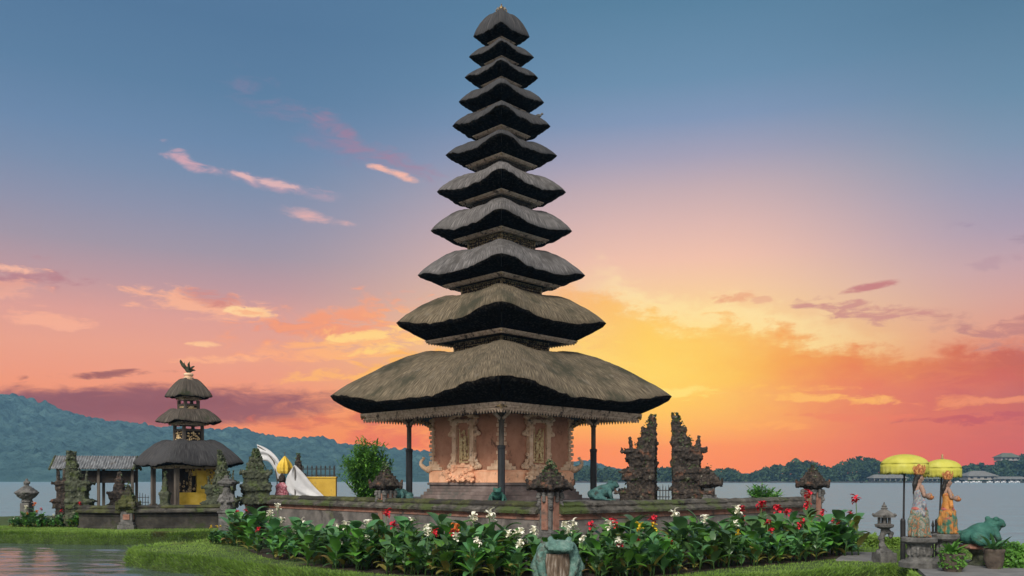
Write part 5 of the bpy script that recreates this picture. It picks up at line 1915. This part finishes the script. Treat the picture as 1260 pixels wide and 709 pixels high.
# ------------------------------------------------------------------ small three tiered shrine and its islet
def build_small_shrine():
    Y = 30.0
    k = Y / F
    Z = lambda py: CAM_Z + (HY - py) * k
    X = (232 - HX) / F * Y
    a27 = R(47.8)
    hd = lambda wpx: wpx * k
    root = thing('three_tiered_shrine', 'small three tiered thatched shrine with yellow cloth on the left islet', 'shrine', (X, Y, 0), a27)
    base_z = Z(626)
    mb = MB()
    a = 1.02
    mb.box(0, 0, 0.25, 2 * a + 0.3, 2 * a + 0.3, base_z - 0.25)
    mb.build('plinth', M['wall'], root)
    # cella set back with carved doors, yellow cloth in front
    mb = MB()
    mb.box(0.1, 0.15, base_z, 1.35, 1.3, 1.75)
    mb.build('wall', M['soffit'], root)
    mb = MB()
    for x0, x1, z0, z1 in ((-0.78, 0.80, 0.0, 0.46), (-0.02, 0.26, 0.46, 1.2), (-0.25, 0.80, 1.15, 1.42), (0.30, 0.78, 0.55, 1.15)):
        mb.box((x0 + x1) / 2, -0.56 - 0.03 * (z0 > 0) - 0.04 * (x0 > 0.2), base_z + z0, x1 - x0, 0.05, z1 - z0 - 0.004)
    mb.build('figured_cloth', M['batik'], root)
    mb = MB()
    mb.box(0.01, -0.68, base_z - 0.02, 1.66, 0.05, 0.60)
    mb.box(0.12, -0.69, base_z + 0.58, 0.34, 0.05, 0.75)
    mb.build('yellow_cloth', M['gildcloth'], root)
    mb = MB()
    rr = random.Random(4)
    for i in range(46):
        x, z = rr.uniform(-0.75, 0.78), base_z + rr.uniform(0.5, 1.45)
        mb.ball((x, -0.62, z), (rr.uniform(.03, .07), 0.05, rr.uniform(.04, .1)), 6)
    for x in (-0.25, 0.28):
        mb.box(x, -0.60, base_z + 0.45, 0.07, 0.09, 1.0)
    mb.build('carved_door', M['goldwood'], root)
    for sx in (-1, 1):
        for sy in (-1, 1):
            mb = MB()
            mb.box(sx * 0.86, sy * 0.86, base_z, 0.13, 0.13, 1.55)
            mb.box(sx * 0.86, sy * 0.86, base_z, 0.2, 0.2, 0.18)
            mb.build('post', M['postwood'], root)
    data = [(68, 570, 541, 577, 46), (41, 518.5, 503, 524, 24), (29.5, 488, 466, 493, 15)]
    necks = [(19, 17.5), (14, 13)]
    for i, (w, yc, yt, yf, wf) in enumerate(data):
        r_out, r_f = hd(w), hd(wf)
        r_in = hd(necks[i][0]) * 0.98 if i < 2 else 0.08
        roof_mesh('thatched_roof', M['thatch_dark'] if i == 0 else M['thatch_old'], root, r_in, Z(yt), r_out, Z(yc), r_f, Z(yf) + 0.12, 0.05, seed=40 + i * 2.0, ns=26, nt=16, rough=0.02, puffy=0.3)
        cornice(root, r_f, Z(yf), 0.13, teeth=False)
        mb = MB()
        aa = r_f / sqrt(2) - 0.05
        mb.box(0, 0, Z(yf) + 0.05, 2 * aa, 2 * aa, 0.05)
        mb.build('soffit', M['soffit'], root)
        if i < 2:
            # open neck storey: panelled box between two rails on corner posts
            zz0, zz1 = Z(yt) - 0.25, Z(data[i + 1][3])
            an = hd(necks[i][0]) / sqrt(2)
            mb = MB()
            mb.box(0, 0, zz0, 2 * an - 0.12, 2 * an - 0.12, zz1 - zz0 - 0.12, mat=1)
            for sx in (-1, 1):
                for sy in (-1, 1):
                    mb.box(sx * (an - 0.05), sy * (an - 0.05), zz0, 0.09, 0.09, zz1 - zz0)
            mb.box(0, 0, zz1 - 0.20, 2 * an - 0.02, 2 * an - 0.02, 0.06)
            rr = random.Random(60 + i)
            for kq in range(4):
                mb.T = Matrix.Rotation(kq * pi / 2, 4, 'Z')
                for j in range(34):
                    mb.ball((an - 0.055, rr.uniform(-an + .1, an - .1), rr.uniform(zz0 + 0.2, zz1 - 0.22)), (0.02, rr.uniform(.02, .045), rr.uniform(.02, .04)), 6, 2)
            mb.T = Matrix()
            mb.build('neck_storey', [M['postwood'], M['soffit'], M['gold']], root)
    # finial: pale pot with a winged bird
    zt = Z(466)
    mb = MB()
    mb.lathe([(0.16, -0.05), (0.18, 0.03), (0.12, 0.06), (0.17, 0.13), (0.15, 0.18), (0.07, 0.2)], 14, z=zt)
    mb.build('finial_pot', M['pale'], root)
    mb = MB()
    mb.ball((0, 0, zt + 0.30), (0.13, 0.10, 0.10), 10)
    mb.limb([(0.08, 0, zt + 0.32), (0.14, 0, zt + 0.42), (0.20, 0, zt + 0.44)], [0.05, 0.04, 0.03], 7)
    mb.limb([(-0.08, 0, zt + 0.34), (-0.2, 0, zt + 0.44), (-0.28, 0, zt + 0.56), (-0.30, 0.0, zt + 0.62)], [0.07, 0.06, 0.05, 0.02], 7)
    mb.limb([(0.10, -0.05, zt + 0.30), (0.20, -0.1, zt + 0.30)], [0.05, 0.02], 7)
    for d in (-1, 1):
        mb.limb([(-0.02, d * 0.08, zt + 0.34), (-0.08, d * 0.16, zt + 0.48), (-0.06, d * 0.2, zt + 0.58)], [0.055, 0.045, 0.015], 7)
        mb.limb([(0.0, d * 0.05, zt + 0.24), (0.02, d * 0.06, zt + 0.15)], [0.035, 0.03], 6)
    sculpt('finial_bird', mb, M['mossy'], root, 0.02, 0.01, 12, 0, 1, 1)


build_small_shrine()

# islet wall in mossy stone
A0, A1, A2, A3 = gnd(92, 651), gnd(148, 652.5), gnd(268, 651), gnd(292, 641)
wall_run('islet_wall', 'low mossy stone wall along the small shrine islet left of its mossy pillar', Vector((A0.x, A0.y + 0.5, 0)), Vector((A1.x, A1.y + 0.5, 0)), 0.25, 0.98, ('mosscap', 'mosscap'), 0.4, 'darkstone')
wall_run('islet_wall', 'low dark mossy stone wall below the three tiered shrine', Vector((A1.x, A1.y + 0.5, 0)), Vector((A2.x, A2.y + 0.5, 0)), 0.25, 1.0, ('coping', 'mosscap'), 0.4, 'darkstone')
wall_pillar('moss covered pillar with domed green cap in the islet wall', (A1.x + 0.04, A1.y + 0.42, 0.25), 0.1, 0.92, 0.36, 61, 260, 'mosscap', 0.62, 0.75, False)
wall_pillar('dark pillar at the right end of the islet wall behind the grey carved post', (at(264, 0, 25.8).x, 26.0, 0.25), 0.2, 0.85, 0.34, 62, 160, 'mossy', 0.5, 0.8, False)

p = at(84, 0, 26.6)
carved_tower('mossy_gate_pillar', 'slim dark carved gate pillar, the left one of the pair at the left end of the islet wall', 'gate pillar', (at(80, 0, 26.6).x, 26.6, 0.3), 0.2, 2.32, 0.62, 63, 1, 'carved', 0.024, 380, None, 1, 'lichen')
carved_tower('mossy_gate_pillar', 'broader mossy green gate pillar, the right one of the pair at the left end of the islet wall', 'gate pillar', (at(98, 0, 26.2).x, 26.2, 0.3), 0.2, 2.32, 0.72, 68, -1, 'mossy', 0.024, 620, None, 1, 'lichen')
p = at(152, 0, 28.5)
carved_tower('mossy_shrine_stone', 'dark carved shrine stone under the right end of the tin roofed shelter', 'shrine stone', (p.x, 28.2, 0.3), 0.1, 1.75, 0.62, 64, 0, 'carved', 0.028, 60)
p = at(200, 0, 27.6)
carved_tower('mossy_shrine_stone', 'slim mossy shrine stone at the left front of the three tiered shrine', 'shrine stone', (p.x, 27.8, 0.3), 0.1, 1.72, 0.34, 67, 0, 'mossy', 0.028, 60)
p = at(271, 0, 26.8)
carved_tower('mossy_gate_pillar', 'shorter mossy gate pillar standing right of the three tiered shrine', 'gate pillar', (at(264, 0, 26.9).x, 26.9, 0.3), 0.1, 2.1, 0.66, 65, 1, 'mossy', 0.024, 560, None, 1, 'lichen')
carved_tower('mossy_gate_pillar', 'taller leafy gate pillar right behind the grey guardian post', 'gate pillar', (at(280, 0, 26.6).x, 26.6, 0.3), 0.1, 2.36, 0.60, 69, -1, 'mossy', 0.024, 560, None, 1, 'lichen')

# grey carved post in front
p = gnd(279, 653)
t = thing('carved_post', 'grey stone guardian post standing on the lawn right of the islet wall', 'stone post', (p.x, p.y, 0.3))
mb = MB()
mb.box(0, 0, 0, 0.36, 0.36, 0.5)
mb.box(0, 0, 0.5, 0.42, 0.42, 0.06)
mb.build('pedestal', M['stone'], t, bevel=0.015)
mb = MB()
mb.lathe([(0.17, 0.55), (0.19, 0.65), (0.15, 0.8), (0.17, 0.95), (0.13, 1.02), (0.12, 1.1)], 14)
mb.ball((0, -0.01, 1.16), (0.12, 0.12, 0.13), 12)
mb.ball((0, -0.12, 1.13), (0.035, 0.045, 0.03), 8)
for d in (-1, 1):
    mb.limb([(d * 0.16, 0, 0.98), (d * 0.21, -0.06, 0.84), (d * 0.08, -0.17, 0.80)], [0.06, 0.055, 0.045], 8)
    mb.ball((d * 0.05, -0.1, 1.18), 0.028, 8)
mb.box(0, 0, 1.26, 0.34, 0.34, 0.06)
mb.box(0, 0, 1.32, 0.42, 0.42, 0.08)
mb.box(0, 0, 1.40, 0.26, 0.26, 0.07)
mb.box(0, 0, 1.47, 0.14, 0.14, 0.10)
sculpt('guardian', mb, M['stone'], t, 0.018, 0.02, 9, 0.015, 24, 1, 3)

# stone urn pillar at the far left
p = gnd(33, 641)
t = thing('stone_urn', 'dark stone urn with knobbed lid on a pillar at the far left', 'urn', (p.x, p.y - 1.4, 0.3))
p2 = Vector((p.x, p.y - 1.4, 0))
mb = MB()
mb.box(0, 0, -0.05, 0.42, 0.42, 0.12)
mb.box(0, 0, 0.06, 0.28, 0.28, 0.75)
mb.build('pillar', M['stone'], t, bevel=0.015)
mb = MB()
mb.lathe([(0.12, 0.80), (0.18, 0.84), (0.14, 0.9), (0.24, 0.98), (0.33, 1.08), (0.36, 1.13), (0.30, 1.17), (0.2, 1.25), (0.10, 1.33), (0.06, 1.36), (0.10, 1.41), (0.09, 1.47), (0.05, 1.49), (0.06, 1.53), (0.015, 1.57)], 18)
sculpt('bowl', mb, M['stone'], t, 0.02, 0.015, 9, 0.02, 26, 1, 9)
t.location = (at(33, 0, 26.2).x, 26.2, 0.22)

# tin roofed open shelter
Y = 31.6
t = thing('shelter', 'open timber shelter with weathered corrugated tin gable roof left of the small shrine', 'shelter', (at(119, 0, Y).x, Y, 0.3), R(14))
mb = MB()
L, Wd = 2.75, 1.2
zr, ze = at(0, 561, Y).z - 0.3, at(0, 577, Y).z - 0.3
n = 60
vs, fs = [], []
for i in range(n + 1):
    x = -L / 2 + L * i / n
    cz = 0.018 * (1 if i % 2 else -1)
    vs += [(x, -Wd / 2 * 1.25, ze + cz), (x, 0, zr + cz), (x, Wd / 2 * 1.25, ze + cz)]
for i in range(n):
    b0 = i * 3
    fs += [(b0, b0 + 3, b0 + 4, b0 + 1), (b0 + 1, b0 + 4, b0 + 5, b0 + 2)]
mb.add(vs, fs)
rf = mb.build('roof', M['tin'], t)
s_ = rf.modifiers.new('thickness', 'SOLIDIFY')
s_.thickness = 0.02
for sx in (-1, 1):
    mb = MB()
    mb.tube([(sx * (L / 2 + 0.02), -Wd * 0.64, ze - 0.03), (sx * (L / 2 + 0.02), 0, zr - 0.02), (sx * (L / 2 + 0.02), Wd * 0.64, ze - 0.03)], 0.05, 4)
    mb.build('barge_board', M['mossy'], t)
mb = MB()
mb.box(0.25, 0.1, ze - 0.52, L * 0.72, 0.9, 0.46)
mb.build('loft', M['soffit'], t)
for x in (-1.2, 0.15, 1.3):
    for y in (-0.42, 0.42):
        mb = MB()
        mb.box(x, y, -0.1, 0.09, 0.09, ze + 0.1)
        mb.build('post', M['postwood'], t)
# small iron fence before the shrine
t = thing('iron_fence', 'small black iron fence with arched bars between mossy pillar and shrine', 'fence', (at(172, 0, 27.6).x, 27.6, 0.9))
for k in range(7):
    mb = MB()
    x = -0.27 + 0.09 * k
    mb.tube([(x, 0, 0), (x, 0, 0.32 + 0.1 * cos((k - 3) * 0.5))], [0.011, 0.008], 5)
    mb.build('bar', M['metal'], t)
mb = MB()
mb.box(0, 0.015, 0.1, 0.6, 0.015, 0.02)
mb.box(0, 0.015, 0.26, 0.6, 0.015, 0.02)
mb.build('rail', M['metal'], t)


# ------------------------------------------------------------------ right hand group
p = gnd(1088, 692)
t = thing('stone_lantern', 'grey carved stone lantern with curled stem standing on the lawn path', 'lantern', (p.x, p.y, 0.3), 0.15)
mb = MB()
mb.box(0, 0, -0.03, 0.32, 0.30, 0.2, taper=0.96)
mb.build('pedestal', M['stone'], t, bevel=0.012)
mb = MB()
mb.lathe([(0.15, 0.16), (0.14, 0.2), (0.09, 0.24)], 12)
mb.limb([(0.02, 0, 0.20), (-0.045, 0, 0.30), (-0.06, 0, 0.42), (-0.01, 0, 0.53), (0.02, 0, 0.60)], [0.075, 0.064, 0.058, 0.06, 0.07], 10)
mb.limb([(0.0, 0, 0.52), (0.08, 0, 0.54), (0.13, 0, 0.50), (0.12, 0, 0.44)], [0.055, 0.05, 0.05, 0.04], 9)
mb.ball((0.12, 0, 0.46), 0.05, 8)
sculpt('curled_stem', mb, M['stone'], t, 0.012, 0.01, 14, 0.01, 40, 1)
mb = MB()
mb.lathe([(0.07, 0.58), (0.17, 0.62), (0.18, 0.66), (0.11, 0.68)], sq=6)
mb.build('platform', M['stone'], t)
mb = MB()
for k in range(6):
    a = k * pi / 3
    mb.box(0.095 * cos(a), 0.095 * sin(a), 0.675, 0.035, 0.035, 0.13, rz=a)
mb.lathe([(0.05, 0.675), (0.05, 0.80)], 8)
mb.build('light_chamber', M['stone'], t)
mb = MB()
mb.lathe([(0.20, 0.79), (0.205, 0.825), (0.13, 0.88), (0.075, 0.91), (0.05, 0.93)], sq=6)
for k in range(6):
    a = k * pi / 3
    mb.ball((0.20 * cos(a), 0.20 * sin(a), 0.83), (0.03, 0.03, 0.025), 6)
mb.build('roof', M['stone'], t)
mb = MB()
mb.lathe([(0.045, 0.925), (0.06, 0.945), (0.035, 0.965), (0.045, 0.985), (0.02, 1.01), (0.006, 1.055)], 10)
mb.build('finial', M['stone'], t)


def ceremonial_umbrella(label, px_pole, py_base, Y, px_can, py_top, py_rim, py_hem, w_px, finial, tilt=0.0, seed=0):
    b = at(px_pole, py_base, Y)
    t = thing('ceremonial_umbrella', label, 'umbrella', (b.x, Y, b.z))
    S = Y / F
    zt, zr, zh = (py_base - py_top) * S, (py_base - py_rim) * S, (py_base - py_hem) * S
    r = w_px * S
    ox = (px_can - px_pole) * S
    rr = random.Random(seed)
    n = 48
    mb = MB()
    vs, fs = [], []
    rows = 8
    for j in range(rows + 1):
        u = j / rows
        for i in range(n):
            a = 2 * pi * i / n
            k = r * sin(u * pi / 2) ** 0.9
            z = zt - (zt - zr) * (1 - cos(u * pi / 2)) ** 0.85
            rib = 1 - 0.03 * u * abs(sin(a * 4))
            vs.append((ox + k * rib * cos(a), k * rib * sin(a), z - 0.012 * u * abs(sin(a * 4))))
    for j in range(rows):
        for i in range(n):
            k = (i + 1) % n
            fs.append((j * n + i, j * n + k, (j + 1) * n + k, (j + 1) * n + i))
    mb.add(vs, fs)
    cn = mb.build('canopy', M['yellow'], t, smooth=True, merge=0.0004)
    cn.modifiers.new('thickness', 'SOLIDIFY').thickness = 0.008
    mb = MB()
    vs, fs = [], []
    for j in range(4):
        u = j / 3
        for i in range(n * 2):
            a = 2 * pi * i / (n * 2)
            k = r * (0.985 + 0.03 * u * sin(a * 24) - 0.02 * u)
            z = zr - 0.005 - (zr - zh) * u * (0.84 + 0.12 * abs(sin(a * 5 + seed)) + 0.14 * (i % 2))
            vs.append((ox + k * cos(a), k * sin(a), z))
    for j in range(3):
        for i in range(n * 2):
            k = (i + 1) % (n * 2)
            fs.append((j * n * 2 + i, j * n * 2 + k, (j + 1) * n * 2 + k, (j + 1) * n * 2 + i))
    mb.add(vs, fs)
    vl = mb.build('valance', M['yellow'], t, smooth=True)
    vl.modifiers.new('thickness', 'SOLIDIFY').thickness = 0.005
    mb = MB()
    mb.tube([(0, 0, 0), (ox * 0.5, 0, zr * 0.5), (ox, 0, zt - 0.01)], [0.020, 0.017, 0.013], 8)
    mb.build('pole', M['metal'], t)
    mb = MB()
    mb.lathe([(0.045, -0.05), (0.045, zr * 0.42), (0.03, zr * 0.44)], 8)
    mb.build('pole_socket', M['metal'], t)
    for k in range(8):
        a = k * pi / 4 + 0.2
        mb = MB()
        mb.tube([(ox, 0, zr - 0.02), (ox + r * 0.95 * cos(a), r * 0.95 * sin(a), zr - 0.004)], 0.006, 4)
        mb.build('rib', M['soffit'], t)
    if finial:
        mb = MB()
        mb.lathe([(0.02, 0), (0.03, 0.02), (0.014, 0.05), (0.02, 0.07), (0.004, 0.11)], 8, x=ox, z=zt - 0.008)
        mb.build('finial', M['goldwood'], t)
    return t


ceremonial_umbrella('yellow fringed ceremonial umbrella on the left, standing beside the pale skirted statue', 1111, 691, 14.7, 1113, 559.5, 571, 583, 27.5, False, 0, 1)
ceremonial_umbrella('yellow ceremonial umbrella with pointed finial over the orange robed statue', 1153.5, 688, 15.2, 1159.5, 565.5, 576, 587, 21.5, True, 0, 2)


def offering_statue(label, loc, rz, s, robe, robe2, ped_h):
    """painted stone woman holding a bowl, one continuous body with dress, headdress and bowl as parts; faces +x"""
    t = thing('offering_statue', label, 'statue', loc, rz)
    t.scale = (s * 0.8, s * 0.8, s)
    mb = MB()
    # body: hips to head, unit height about 1.25
    mb.limb([(0.0, 0, 0.50), (0.0, 0, 0.66), (0.0, 0, 0.80), (-0.005, 0, 0.90), (0.0, 0, 0.955)], [0.13, 0.105, 0.115, 0.06, 0.045], 14)
    for d in (-1, 1):
        mb.limb([(-0.01, d * 0.12, 0.87), (0.02, d * 0.175, 0.74), (0.14, d * 0.12, 0.70), (0.205, d * 0.05, 0.735)], [0.05, 0.042, 0.034, 0.026], 9)
        mb.ball((0.215, d * 0.035, 0.745), (0.035, 0.024, 0.02), 8)
        for q in range(4):
            mb.limb([(0.225, d * 0.03 + (q - 1.5) * 0.009, 0.75), (0.262, d * 0.015 + (q - 1.5) * 0.012, 0.765 + 0.004 * q)], [0.008, 0.006], 5)
        mb.ball((0.06, d * 0.055, 0.80), (0.055, 0.05, 0.05), 9)
        mb.ball((-0.005, d * 0.083, 1.03), (0.018, 0.012, 0.028), 7)
        mb.ball((0.068, d * 0.032, 1.045), (0.012, 0.016, 0.01), 7)
    mb.ball((0.0, 0, 1.03), (0.082, 0.075, 0.10), 14)
    mb.ball((0.03, 0, 0.985), (0.048, 0.05, 0.045), 10)
    mb.limb([(0.082, 0, 1.05), (0.098, 0, 1.02)], [0.012, 0.016], 7)
    mb.ball((0.078, 0, 0.99), (0.014, 0.024, 0.008), 7)
    sculpt('body', mb, M['skin'], t, 0.009, 0, 1, 0, 1, 1)
    # hair falling down the back
    mb = MB()
    mb.ball((-0.025, 0, 1.06), (0.075, 0.085, 0.085), 12)
    mb.limb([(-0.06, 0, 1.02), (-0.10, 0, 0.92), (-0.11, 0, 0.78)], [0.06, 0.055, 0.035], 9)
    sculpt('hair', mb, M['hair'], t, 0.012)
    # tall headdress
    mb = MB()
    mb.lathe([(0.088, 1.09), (0.10, 1.12), (0.085, 1.16), (0.09, 1.19), (0.06, 1.24), (0.02, 1.28)], 14)
    for k in range(9):
        a = k * 2 * pi / 9
        mb.limb([(0.085 * cos(a), 0.085 * sin(a), 1.12), (0.12 * cos(a), 0.12 * sin(a), 1.20), (0.11 * cos(a), 0.11 * sin(a), 1.27)], [0.024, 0.02, 0.008], 6)
    sculpt('headdress', mb, M['crown'], t, 0.011)
    # bodice and skirt
    mb = MB()
    mb.lathe([(0.165, 0.36), (0.15, 0.50), (0.122, 0.62), (0.125, 0.72), (0.135, 0.79), (0.10, 0.84)], 20)
    mb.limb([(0.03, -0.09, 0.70), (0.02, -0.17, 0.56), (0.0, -0.19, 0.40)], [0.05, 0.05, 0.04], 8)
    sculpt('bodice', mb, robe, t, 0.012, 0.012, 12)
    mb = MB()
    mb.lathe([(0.17, 0.0), (0.195, 0.02), (0.185, 0.10), (0.20, 0.22), (0.19, 0.34), (0.165, 0.42), (0.14, 0.48)], 22)
    mb.limb([(0.16, 0.02, 0.44), (0.20, 0.03, 0.22), (0.22, 0.04, 0.03)], [0.05, 0.05, 0.06], 9)
    mb.limb([(-0.14, 0.0, 0.44), (-0.20, 0.0, 0.30), (-0.19, 0.02, 0.05)], [0.06, 0.055, 0.05], 9)
    for k in range(9):
        a = k * 2 * pi / 9
        mb.limb([(0.17 * cos(a), 0.17 * sin(a), 0.42), (0.2 * cos(a), 0.2 * sin(a), 0.03)], [0.02, 0.035], 7)
    sculpt('skirt', mb, robe2, t, 0.012, 0.016, 9)
    mb = MB()
    mb.lathe([(0.145, 0.465), (0.16, 0.49), (0.145, 0.53)], 18)
    mb.limb([(0.14, 0.05, 0.5), (0.185, 0.07, 0.36), (0.2, 0.08, 0.2)], [0.03, 0.028, 0.03], 7)
    sculpt('sash', mb, M['pink'], t, 0.012)
    mb = MB()
    for d in (-1, 1):
        mb.ball((0.14, d * 0.08, 0.01), (0.1, 0.05, 0.035), 10)
    sculpt('foot_hem', mb, M['crown'], t, 0.012)
    mb = MB()
    mb.lathe([(0.03, -0.05), (0.07, -0.03), (0.085, 0.01), (0.07, 0.02), (0.05, 0.0)], 14, x=0.245, z=0.70)
    mb.ball((0.245, 0, 0.73), (0.05, 0.05, 0.035), 9)
    mb.build('bowl', M['crown'], t, smooth=True)
    return t


def pedestal(label, loc, h, w, mat, rz=0.0):
    t = thing('statue_pedestal', label, 'pedestal', loc, rz)
    mb = MB()
    mb.lathe([(w * 0.72, 0), (w * 0.72, h * 0.16), (w * 0.62, h * 0.22)], 18)
    mb.build('foot', M[mat], t)
    mb = MB()
    mb.lathe([(w * 0.55, h * 0.2), (w * 0.40, h * 0.34), (w * 0.36, h * 0.55), (w * 0.44, h * 0.74), (w * 0.52, h * 0.82)], 18)
    for k in range(12):
        a = k * pi / 6
        mb.ball((w * 0.42 * cos(a), w * 0.42 * sin(a), h * 0.52), (w * 0.07, w * 0.07, h * 0.16), 7)
    sculpt('drum', mb, M[mat], t, 0.013, 0.012, 12, 0.01, 35, 1)
    mb = MB()
    mb.lathe([(w * 0.56, h * 0.80), (w * 0.64, h * 0.86), (w * 0.64, h * 0.97), (w * 0.58, h)], 18)
    mb.build('top', M[mat], t)
    return t


Y1 = 13.55
z_led = 0.36
x1 = at(1131, 0, Y1).x
top1 = at(0, 661, Y1).z
pedestal('round grey stone pedestal under the pale skirted statue', (x1, Y1, z_led), top1 - z_led, 0.42, 'stone')
offering_statue('painted stone woman in pale flowered bodice and green sarong holding a bowl', (x1, Y1, top1), 0.05, (at(0, 571, Y1).z - top1) / 1.28, M['bodice'], M['sarong'], 0)
Y2 = 14.1
x2 = at(1166, 0, Y2).x
top2 = at(0, 657, Y2).z
pedestal('round dark stone pedestal under the orange robed statue', (x2, Y2, 0.33), top2 - 0.33, 0.38, 'stone', 0.4)
offering_statue('painted stone woman in orange robe and red sash holding a bowl', (x2, Y2, top2), -0.1, (at(0, 579, Y2).z - top2) / 1.28, M['orangerobe'], M['greenrobe'], 0)

# frog on its plinth
Y3 = 13.9
p = at(1208, 672, Y3)
t = thing('frog_plinth', 'mossy stone plinth with brown slab under the big green frog', 'pedestal', (p.x, Y3, 0.3))
h = p.z - 0.3
mb = MB()
mb.lathe([(0.24, -0.02), (0.24, h * 0.2), (0.15, h * 0.35), (0.14, h * 0.6), (0.22, h * 0.8), (0.24, h * 0.9)], sq=8)
mb.build('drum', M['mossy'], t)
mb = MB()
mb.box(0, 0, h * 0.9, 0.62, 0.44, h * 0.13)
mb.ball((-0.05, 0, h * 1.08), (0.26, 0.2, 0.05), 10)
mb.ball((0.12, -0.05, h * 1.05), (0.2, 0.2, 0.05), 10)
sculpt('slab', mb, M['brick'], t, 0.015, 0.02, 9, 0.0, 1, 1)
o = frog_statue('big bright green frog statue looking right on a plinth at the lake edge', (p.x + 0.0, Y3, p.z + 0.005), 0.12, 0.73, 'frog', 6)


def potted_plant(label, loc, h, w, seed, blades, mat, ln, moss=True):
    rr = random.Random(seed)
    t = thing('potted_plant', label, 'potted plant', loc)
    mb = MB()
    mb.lathe([(w * 0.30, 0), (w * 0.34, h * 0.04), (w * 0.30, h * 0.10), (w * 0.40, h * 0.3), (w * 0.47, h * 0.6), (w * 0.45, h * 0.8), (w * 0.50, h * 0.88), (w * 0.51, h * 0.98), (w * 0.46, h), (w * 0.42, h * 0.93)], 22)
    mb.build('pot', M['terracotta'], t, smooth=True)
    mb = MB()
    for _ in range(blades):
        paddle(mb, (rr.uniform(-.3, .3) * w * 0.5, rr.uniform(-.3, .3) * w * 0.5, h * 0.9), rr.uniform(0, 6.28), rr.uniform(0.35, 1.35), ln * rr.uniform(0.6, 1.15), ln * 0.085, rr.uniform(0.2, 1.3), 0, 0.35)
    mb.build('foliage', M[mat], t, smooth=True)
    if moss:
        mb = MB()
        pts = []
        for _ in range(420):
            a = rr.uniform(0, 6.28)
            pts.append((w * rr.uniform(0.42, 0.56) * cos(a), w * rr.uniform(0.42, 0.56) * sin(a), h * rr.uniform(0.35, 1.08)))
        leaf_quads(mb, pts, 0.035, 0, rr)
        mb.build('trailing_moss', M['fern'], t)
    return t


p = at(1172, 708, 12.9)
potted_plant('overgrown mossy pot of thin grassy leaves before the orange robed statue', (p.x, 12.9, 0.30), 0.34, 0.36, 71, 46, 'fern', 0.30)
p = at(1223, 703, 13.3)
potted_plant('dark round pot of broad pointed leaves in front of the green frog', (p.x, 13.3, 0.31), 0.36, 0.31, 72, 20, 'leaf', 0.34, False)
p = at(1146, 704, 14.6)
# little iron gate between the statues
t = thing('iron_railing', 'small black iron railing with curved handrail between the two painted statues', 'railing', (at(1149, 0, 14.9).x, 14.9, 0.3))
for k in range(4):
    mb = MB()
    x = -0.10 + 0.085 * k
    mb.lathe([(0.018, 0), (0.018, 0.62), (0.028, 0.64), (0.02, 0.68), (0.004, 0.74)], 8, x=x)
    mb.build('bar', M['metal'], t)
mb = MB()
mb.tube([(-0.14, 0, 0.52), (0.1, 0, 0.52), (0.26, 0, 0.60), (0.36, 0, 0.74)], 0.02, 6)
mb.tube([(-0.14, 0, 0.2), (0.3, 0, 0.2)], 0.014, 6)
mb.build('handrail', M['metal'], t)


def mound_bush(name, label, loc, r, n, mat, seed, size=0.05):
    rr = random.Random(seed)
    mb = MB()
    pts = []
    for _ in range(n):
        a, u = rr.uniform(0, 6.28), rr.random()
        k = sqrt(1 - u * u) * rr.uniform(0.75, 1.05)
        b = 1 + 0.15 * noise.noise(Vector((cos(a) * 2, sin(a) * 2, u * 3)))
        pts.append((r[0] * k * cos(a) * b, r[1] * k * sin(a) * b, r[2] * u * rr.uniform(0.8, 1.08) * b))
    leaf_quads(mb, pts, size, 0, rr)
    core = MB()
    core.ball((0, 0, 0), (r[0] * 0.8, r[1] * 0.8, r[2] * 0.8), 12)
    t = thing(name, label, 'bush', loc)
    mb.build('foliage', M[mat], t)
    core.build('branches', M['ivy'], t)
    return t


p = gnd(1252, 703)
mound_bush('lakeside_bush', 'rounded green bush at the water edge in the lower right corner', (p.x + 0.02, p.y + 0.25, 0.28), (0.42, 0.4, 0.42), 2600, 'fern', 81)
# low clipped hedge along the far edge of the right lawn
a, b = gnd(1052, 672), gnd(1116, 675)
mb = MB()
rr = random.Random(9)
pts = []
d = b - a
for _ in range(5200):
    u = rr.random()
    pts.append((a.x + d.x * u, a.y + d.y * u + rr.uniform(-.16, .16), 0.28 + 0.24 * rr.random() ** 0.7))
leaf_quads(mb, pts, 0.045, 0, rr)
o = mb.build('low_hedge', M['grass'])
tag(o, 'low clipped green hedge on the lake side behind the stone lantern', 'hedge')
